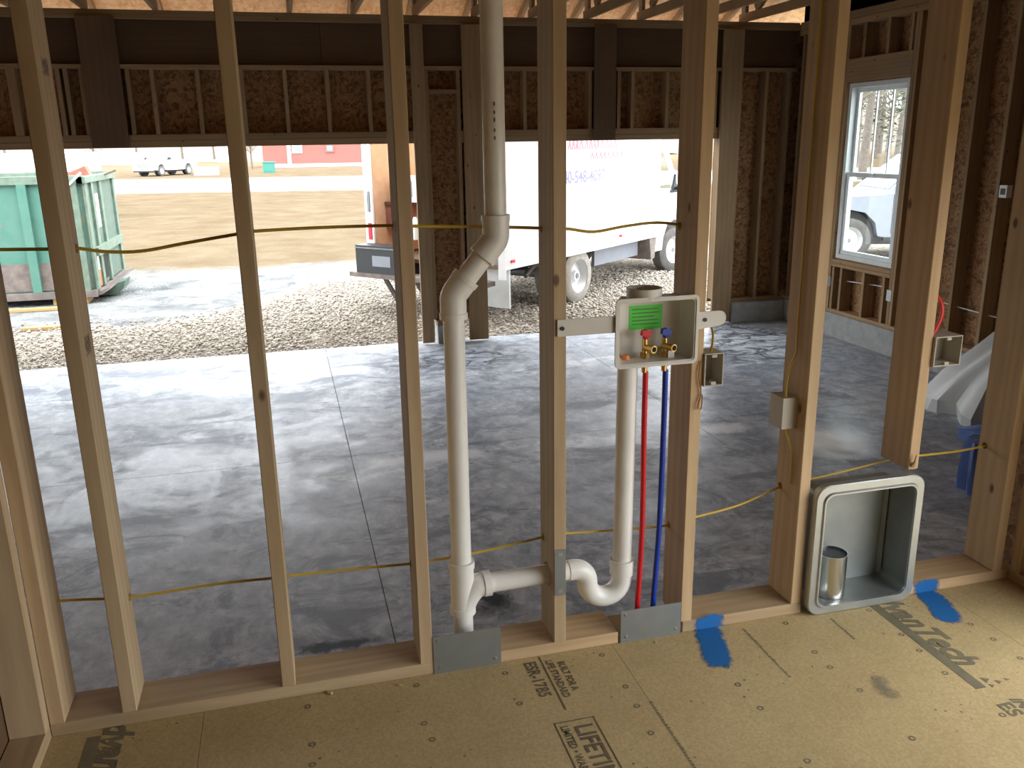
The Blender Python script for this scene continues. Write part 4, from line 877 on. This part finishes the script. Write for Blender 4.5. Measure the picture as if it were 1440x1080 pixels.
# pickups
def pickup(name, loc, rz_, paint, label, detail=True):
    p = empty(name, loc, rz_, label, 'pickup truck')
    def Q(b, nm, mat, sm=None, par=None): return b.build(nm, mat, par or p, sm, local=True)
    W = 0.98; r = 0.40
    def archp(cx): return [(cx-0.50, 0.48), (cx-0.44, 0.72), (cx-0.25, 0.90), (cx, 0.95), (cx+0.25, 0.90), (cx+0.44, 0.72), (cx+0.50, 0.48)]
    prof = [(-2.85, 0.55), (-2.25, 0.50)] + archp(-1.75)[0:] + [(-1.1, 0.45), (1.2, 0.45)] + archp(1.85) + [(2.55, 0.48), (2.85, 0.55), (2.88, 1.0), (2.80, 1.13), (1.15, 1.22), (-2.85, 1.22)]
    Q(MB().prism(prof, 1, -W, W), 'body', paint)
    Q(MB().box(-2.78, -0.98, -W+.08, W-.08, 1.16, 1.235), 'bed_shade_panel', 'black')  # black panel stands for the shade in the open bed
    cabm = MB(); lo_ = [(-0.95, 1.22), (1.25, 1.22)]
    b0, t0 = W-.03, W-.22
    cabm.add([(-0.95, -b0, 1.22), (1.25, -b0, 1.22), (1.25, b0, 1.22), (-0.95, b0, 1.22), (-0.85, -t0, 1.86), (0.50, -t0, 1.88), (0.50, t0, 1.88), (-0.85, t0, 1.86)], [(3,2,1,0),(4,5,6,7),(0,1,5,4),(1,2,6,5),(2,3,7,6),(3,0,4,7)])
    Q(cabm, 'cab', paint)
    def lerp(a, b, t): return Vector(a).lerp(Vector(b), t)
    def quad(nm, A, B, C_, D_, off):
        off = Vector(off); Q(MB().add([Vector(q)+off for q in (A, B, C_, D_)]+[Vector(q)-off*0.3 for q in (A, B, C_, D_)], [(0,1,2,3),(7,6,5,4),(0,4,5,1),(1,5,6,2),(2,6,7,3),(3,7,4,0)]), nm, 'dglass')
    quad('windscreen', (1.17, -.82, 1.30), (1.17, .82, 1.30), (0.60, .68, 1.80), (0.60, -.68, 1.80), (0.012, 0, 0.012))
    for s in (-1, 1):
        quad('door_window', (1.02, s*.935, 1.27), (0.20, s*.935, 1.27), (0.20, s*.785, 1.80), (0.50, s*.785, 1.80), (0, s*.012, 0.003))
        quad('door_window', (0.12, s*.935, 1.27), (-0.80, s*.935, 1.27), (-0.74, s*.785, 1.79), (0.12, s*.785, 1.80), (0, s*.012, 0.003))
        Q(MB().box(0.80, 1.0, s*(W+.12)-.09, s*(W+.12)+.09, 1.25, 1.45), 'wing_mirror', 'black')
        for hx in (0.28, -0.72): Q(MB().box(hx-.09, hx+.09, s*W-.02, s*W+.02, 1.06, 1.10), 'door_handle', 'black')
        for lx in (1.12, 0.15, -0.90): Q(MB().box(lx-.006, lx+.006, s*W-.002, s*W+.002, 0.52, 1.22), 'door_gap', 'black')
        Q(MB().box(-1.0, 1.25, s*(W-.02)-.05, s*(W-.02)+.05, 0.40, 0.46), 'running_board', 'black')
        Q(MB().box(2.80, 2.90, s*.80-.14, s*.80+.14, 0.82, 1.04), 'headlamp', 'vinyl'); Q(MB().box(-2.88, -2.84, s*.88-.08, s*.88+.08, .8, 1.15), 'tail_lamp', 'tail')
    g = Q(MB().box(2.865, 2.90, -0.60, 0.60, 0.70, 1.05), 'grille', paint)
    for y in (-.30, .30):
        for z in (0.72, 0.90): MB().box(2.895, 2.91, y-.26, y+.26, z, z+.13).build('grille_opening', 'grey', g, None, local=True)
    Q(MB().box(2.80, 2.98, -W, W, 0.45, 0.64), 'front_bumper', 'rim'); Q(MB().box(-2.98, -2.84, -W, W, 0.48, 0.64), 'rear_bumper', 'rim')
    Q(MB().box(2.6, 2.9, -W+.05, W-.05, 0.34, 0.45), 'air_dam', 'black'); Q(MB().box(-2.5, 2.4, -.7, .7, 0.30, 0.50), 'underbody', 'black')
    for x in (1.85, -1.75):
        for s in (-1, 1):
            Q(MB().lathe([(0.0001, 0), (0.47, 0), (0.47, 0.25), (0.0001, .25)], (x, s*(W-.27)-(.125), 0.46), 'y', 20), 'wheel_well', 'black')
            wheel(p, x, s*(W-0.12), r, 0.26, s)
    return p
pc = onz(232, 247, G)
pickup('pickup_truck', (pc[0], pc[1]+1.2, G), R_(-62-90+32), 'white', 'white pickup truck parked far across the field on the pale road')
pickup('pickup_truck', (12.90, 11.85, G), R_(162), 'silver', 'silver pickup truck parked outside, seen through the garage window')

# dumpster
dm = empty('dumpster', (-1.95, 11.72, G), 0, 'weathered green steel roll-off dumpster with rust and faded end gate', 'dumpster')
dx0, dx1, dy0, dy1, dz0, dz1 = -8.0, -1.92, 11.74, 14.10, -0.50, 1.07
b = MB(); b.box(dx0, dx1, dy0, dy0+.04, dz0, dz1); b.build('side_wall', 'dump', dm)
MB().box(dx0, dx1, dy1-.04, dy1, dz0, dz1).build('side_wall', 'dump', dm); MB().box(dx0, dx0+.04, dy0+.04, dy1-.04, dz0, dz1).build('end_wall', 'dump', dm)
MB().box(dx0+.04, dx1, dy0+.04, dy1-.04, dz0, dz0+.05).build('floor_plate', 'rust', dm)
MB().box(dx1, dx1+.04, dy0, dy1, dz0, dz1).build('end_gate', 'gate', dm)
MB().box(dx0-.03, dx1+.06, dy0-.07, dy0+.06, dz1-.02, dz1+.09).build('top_rail', 'sage', dm); MB().box(dx0-.03, dx1+.06, dy1-.06, dy1+.07, dz1-.02, dz1+.09).build('top_rail', 'sage', dm)
MB().box(dx1-.02, dx1+.10, dy0-.07, dy1+.07, dz1-.02, dz1+.07).build('top_rail', 'sage', dm)
for k in range(9): x = dx1-0.09-k*0.66; MB().box(x-.06, x+.06, dy0-.08, dy0-.001, dz0, dz1-.021).build('side_rib', 'dump' if k else 'sage', dm)
MB().box(dx0, dx1-.01, dy0-.02, dy0-.001, dz0+.02, dz0+.42).build('rust_band', 'rust', dm)
MB().box(dx0, dx1+.05, dy0-.1, dy0+.1, dz0-.10, dz0-.001).build('bottom_rail', 'rust', dm)
for k, y in enumerate((dy0+.06, dy0+.52, dy0+1.15, dy1-.06)): MB().box(dx1+.041, dx1+.075, y-.08, y+.08, dz0, dz1-.021).build('gate_post', 'sage', dm)
MB().box(dx1+.041, dx1+.12, dy0+.12, dy1-.12, -0.02, 0.10).build('gate_bar', 'sage', dm)
MB().box(dx1+.0405, dx1+.05, dy0+.64, dy0+1.0, dz0+0.06, dz0+0.42).build('gate_pocket_shade', 'hole', dm); MB().box(dx1+.0405, dx1+.047, dy0+.70, dy0+.98, 0.35, 0.86).build('gate_label', 'white', dm)  # near-black plate stands for the shade in a gate recess
MB().box(dx1+.047, dx1+.05, dy0+.74, dy0+.90, 0.66, 0.76).build('gate_label_mark', 'redtext', dm)
MB().box(dx1+.0405, dx1+.047, dy0+.18, dy0+.40, dz0+.25, dz0+.52).build('gate_label', 'white', dm); MB().box(dx1+.0405, dx1+.046, dy0+.14, dy0+.44, dz0+.0, dz0+.26).build('rust_patch', 'orust', dm)
MB().prism([(dx1-.4, dz0-.1), (dx1+.12, dz0-.1), (dx1+.22, dz0+.0), (dx1+.36, dz0+.04), (dx1+.32, dz0-.08), (dx1+.2, dz0-.17), (dx1-.4, dz0-.19)], 1, dy0+.5, dy0+1.0).build('lift_hook', 'gate', dm)
MB().prism([(dx1-.2, dz0-.02), (dx1+.10, dz0-.02), (dx1+.22, dz0+.03), (dx1+.22, dz0-.01), (dx1+.1, dz0-.08), (dx1-.2, dz0-.1)], 1, dy0-.02, dy0+2.3).build('end_sill', 'rust', dm)
for x in (-7.3, -2.7): MB().lathe([(0.0001, -.12), (.10, -.12), (.10, .12), (.0001, .12)], (x, dy0+.9, G+.10), 'y', 14).build('roller', 'rust', dm, 40)
def debris(nm, mat, a, b, w, h, label, cat='debris'):
    o = MB().obox(a, b, w, h).build(nm, mat, None, loc=tuple(a)); return thing(o, label, cat)
MB_ = lambda px, py, Y: ony(px, py, Y)
q = MB_(104, 248, 12.6); debris('rusty_sheet', 'redrust', (q[0]-.10, 12.6, q[2]-.05), (q[0]+.22, 12.6, q[2]+.08), .25, .16, 'rusty orange scrap panel heaped in the dumpster')
q = MB_(118, 236, 13.2); debris('scrap_board', 'board', (q[0]-.1, 13.2, q[2]-.25), (q[0]+.45, 13.3, q[2]-.05), .12, .03, 'grey scrap board sticking out of the dumpster', 'board')
q = MB_(95, 268, 11.60); debris('scrap_strip', 'vinyl', (q[0]-.02, 11.64, 1.0), (q[0]+.20, 11.62, 1.20), .02, .03, 'pale strip hanging over the dumpster rim')
for px, py, l, mt, lab in ((48, 434, 1.3, 'yellowwood', 'fresh yellow two-by-four lying under the dumpster edge'), (70, 459, 0.55, 'yellowwood', 'short yellow offcut on the mud in front of the dumpster')):
    q = onz(px, py, G+.04); o = lumber('lumber_offcut', None, q[0]-l*.6, q[0]+l*.4, q[1]-.05, q[1]+.05, G+.005, G+.045, mt); thing(o, lab, 'lumber')
q = onz(72, 430, G+.1); o = lumber('wood_block', None, q[0]-.12, q[0]+.35, dy0-.06, dy0+.35, G+.005, G+.095, 'yellowwood'); thing(o, 'orange-brown wood block wedged beneath the dumpster rail', 'lumber')

# far yard
tl = empty('cargo_trailer', (-8.0, 30, G), R_(3), 'white enclosed cargo trailer parked behind the dumpster', 'trailer')
b = MB(); b.box(-3.2, 3.0, -1, 1, 0.45, 2.12); b.build('trailer_body', 'white', tl, None, local=True)
MB().box(1.0, 1.7, -1.012, -1.0, 0.6, 1.95).build('side_door', 'vinyl', tl, None, local=True); MB().box(0.95, 1.75, -1.016, -1.012, 1.50, 1.56).build('door_bar', 'grey', tl, None, local=True)
MB().box(-3.2, 3.0, -1.02, 1.02, 0.40, 0.46).build('bottom_rail', 'grey', tl, None, local=True); MB().obox((-3.2, 0, .5), (-4.3, 0, .45), .1, .1).build('tow_bar', 'black', tl, None, local=True)
for x in (-.6, .3):
    for s in (-1, 1): wheel(tl, x, s*.95, .34, .2, s)
bc = onz(371, 236, G)
bn = empty('barn', (bc[0], bc[1], G), R_(-8), 'long red barn with two small windows far behind the road', 'barn')
BWd = 15.0
MB().box(0, BWd, 0, 9, 0, 3.6).build('wall', 'barn', bn, None, local=True)
MB().prism([(-.6, 3.5), (9.6, 3.5), (4.5, 5.6)], 0, -.3, BWd+.3).build('roof', 'rust', bn, None, local=True)
MB().box(0, BWd, -.06, 0, 0, .35).build('foundation_strip', 'sheet', bn, None, local=True)
for x, w, fm in ((3.6, .7, 'white'), (7.0, .6, 'barn')):
    f = MB(); f.box(x-w/2-.18, x+w/2+.18, -.10, 0, 1.45, 2.9); o = f.build('window', fm, bn, None, local=True)
    for zz in (1.6, 2.22): MB().box(x-w/2, x+w/2, -.13, -.10, zz, zz+.56).build('pane', 'dglass', o, None, local=True)
MB().box(2.55, 2.95, -.12, 0, .2, 2.5).build('pale_post', 'sheet', bn, None, local=True)
def far_box(nm, px, py, w, h, mt, lab, cat, lid=None):
    q = onz(px, py, G); e = empty(nm, (q[0], q[1], G), 0, lab, cat)
    MB().box(-w/2, w/2, -.5, .5, 0, h).build('body', mt, e, None, local=True); MB().box(-w/2-.05, w/2+.05, -.55, .55, h, h+.08).build('lid', lid or mt, e, None, local=True)
    MB().box(-w/2+.1, w/2-.1, -.52, -.50, h*.15, h*.8).build('front_panel', lid or mt, e, None, local=True)
far_box('utility_cabinet', 379, 243, 1.0, 0.85, 'teal', 'green utility cabinet in front of the red barn', 'utility box')
far_box('white_tank', 291, 246, 1.9, 0.55, 'white', 'low white tank standing beside the far white pickup', 'tank', 'vinyl')
q = onz(316, 228, G); sh = empty('shed', (q[0], q[1], G), 0, 'small white shed on the far rise left of the barn', 'shed')
MB().box(-1.0, 1.0, 0, 2, 0, 2.9).build('wall', 'white', sh, None, local=True); MB().prism([(-.2, 2.9), (2.2, 2.9), (1, 3.6)], 0, -1.2, 1.2).build('roof', 'silver', sh, None, local=True); MB().box(-.4, .4, -.05, 0, 0, 1.9).build('door', 'vinyl', sh, None, local=True)

# rise and trees
b = MB(); nx, ny = 60, 8
for i in range(nx+1):
    for j in range(ny+1):
        x = -150+300*i/nx; y = 125+j*22; b.v.append((x, y, G-0.3+(j/ny)**0.8*7.5*(1+1.9*max(0, min(1, (x-45)/40)))+0.6*math.sin(i*1.7+j)+0.4*math.sin(i*.6)))
b.f = [(i*(ny+1)+j, (i+1)*(ny+1)+j, (i+1)*(ny+1)+j+1, i*(ny+1)+j+1) for i in range(nx) for j in range(ny)]
tag(b.build('hillside', 'brush', None, 180), 'brown brushy rise beyond the field', kind='structure')
def tree_meshes(seed, kind):
    r = random.Random(seed); tb_, tw = MB(), MB()
    H = r.uniform(9, 12)
    tb_.tube([(0, 0, -.3), (r.uniform(-.2, .2), 0, H*.4), (r.uniform(-.5, .5), r.uniform(-.3, .3), H*.95)], [.22, .15, .03], 7)
    if kind == 'conifer':
        for i in range(700):
            z = r.uniform(.12, 1)*H; rad = (1-z/H)*H*.24+.15; a = r.uniform(0, 6.28); q = Vector((math.cos(a)*rad*r.uniform(.2, 1), math.sin(a)*rad*r.uniform(.2, 1), z)); s = r.uniform(.12, .32)
            d = Vector((math.cos(a), math.sin(a), -.35)); e_ = d.cross(Vector((0, 0, 1))).normalized()
            tw.add([q-e_*s*.5, q+e_*s*.5, q+d*s*1.6], [(0, 1, 2)])
    else:
        for i in range(60):
            z = r.uniform(.28, .95)*H; a = r.uniform(0, 6.28); Ln = (1.05-z/H)*H*.42+.5; up_ = r.uniform(.4, 1.1)
            p0 = Vector((0, 0, z)); d = Vector((math.cos(a), math.sin(a), up_)).normalized(); p1 = p0+d*Ln
            tw.tube([p0, p1], [.045, .012], 3, False)
            for k in range(9):
                s = p0.lerp(p1, r.uniform(.25, 1)); d2 = (d+Vector((r.uniform(-1, 1), r.uniform(-1, 1), r.uniform(-.3, .9)))).normalized()
                e_ = s+d2*r.uniform(.5, 1.3); tw.tube([s, e_], [.022, .008], 3, False)
                for m in range(2): e2_ = s.lerp(e_, r.uniform(.3, 1)); tw.tube([e2_, e2_+(d2+Vector((r.uniform(-1, 1), r.uniform(-1, 1), r.uniform(-.2, .8))))*.45], [.016, .006], 3, False)
    return tb_, tw
protos = []
for sd, kd in ((1, 'bare'), (2, 'bare'), (3, 'conifer'), (5, 'conifer')):
    a, c = tree_meshes(sd, kd); ta = a.build('trunk', 'trunk', None, 60); tc = c.build('branches', 'twig' if kd == 'bare' else 'conifer', None)
    protos.append((kd, ta.data, tc.data)); bpy.data.objects.remove(ta); bpy.data.objects.remove(tc)
r3 = random.Random(11)
def plant(pi, x, y, s, label, group):
    kd, ma, mc = protos[pi]; e = empty('bare_tree' if kd == 'bare' else 'conifer_tree', (x, y, G), r3.uniform(0, 6), label, 'tree', group); e.scale = (s, s, s)
    for nm, me in (('trunk', ma), ('branches', mc)):
        o = bpy.data.objects.new(nm, me); COL.objects.link(o); o.parent = e
        if nm == 'branches': o['kind'] = 'stuff'
# trees seen through the garage window
offs = [0, 7, 3, 10, 5, 1, 8, 12, 4, 9, 2, 11, 6]
for i in range(13):
    px = 1165+i*11+r3.uniform(-4, 4); d = _ray(px, 190); d = d/np.linalg.norm(d); dist = 44+(offs[i] if i < 13 else 8.5+i-12)*7.0; p = CAM+d*dist
    k = i % 4
    plant(k, p[0], p[1], r3.uniform(.85, 1.1)*(1+(offs[i] if i < 13 else 9)*0.06), ('bare grey tree' if k < 2 else 'grey-green conifer') + ' in the tree line beyond the garage window', 'trees beyond the garage window' if k < 2 else 'conifers beyond the garage window')
for px, dist, k in ((352, 92, 0), (5, 130, 1), (70, 140, 0), (130, 128, 2), (190, 150, 1), (255, 140, 0), (300, 150, 1)):
    d = _ray(px, 205); d = d/np.linalg.norm(d); p = CAM+d*dist; plant(k, p[0], p[1], .5 if px == 352 else .9, 'low bare tree at the corner of the red barn' if px == 352 else 'distant tree on the brown rise across the field', None if px == 352 else 'trees on the far rise')
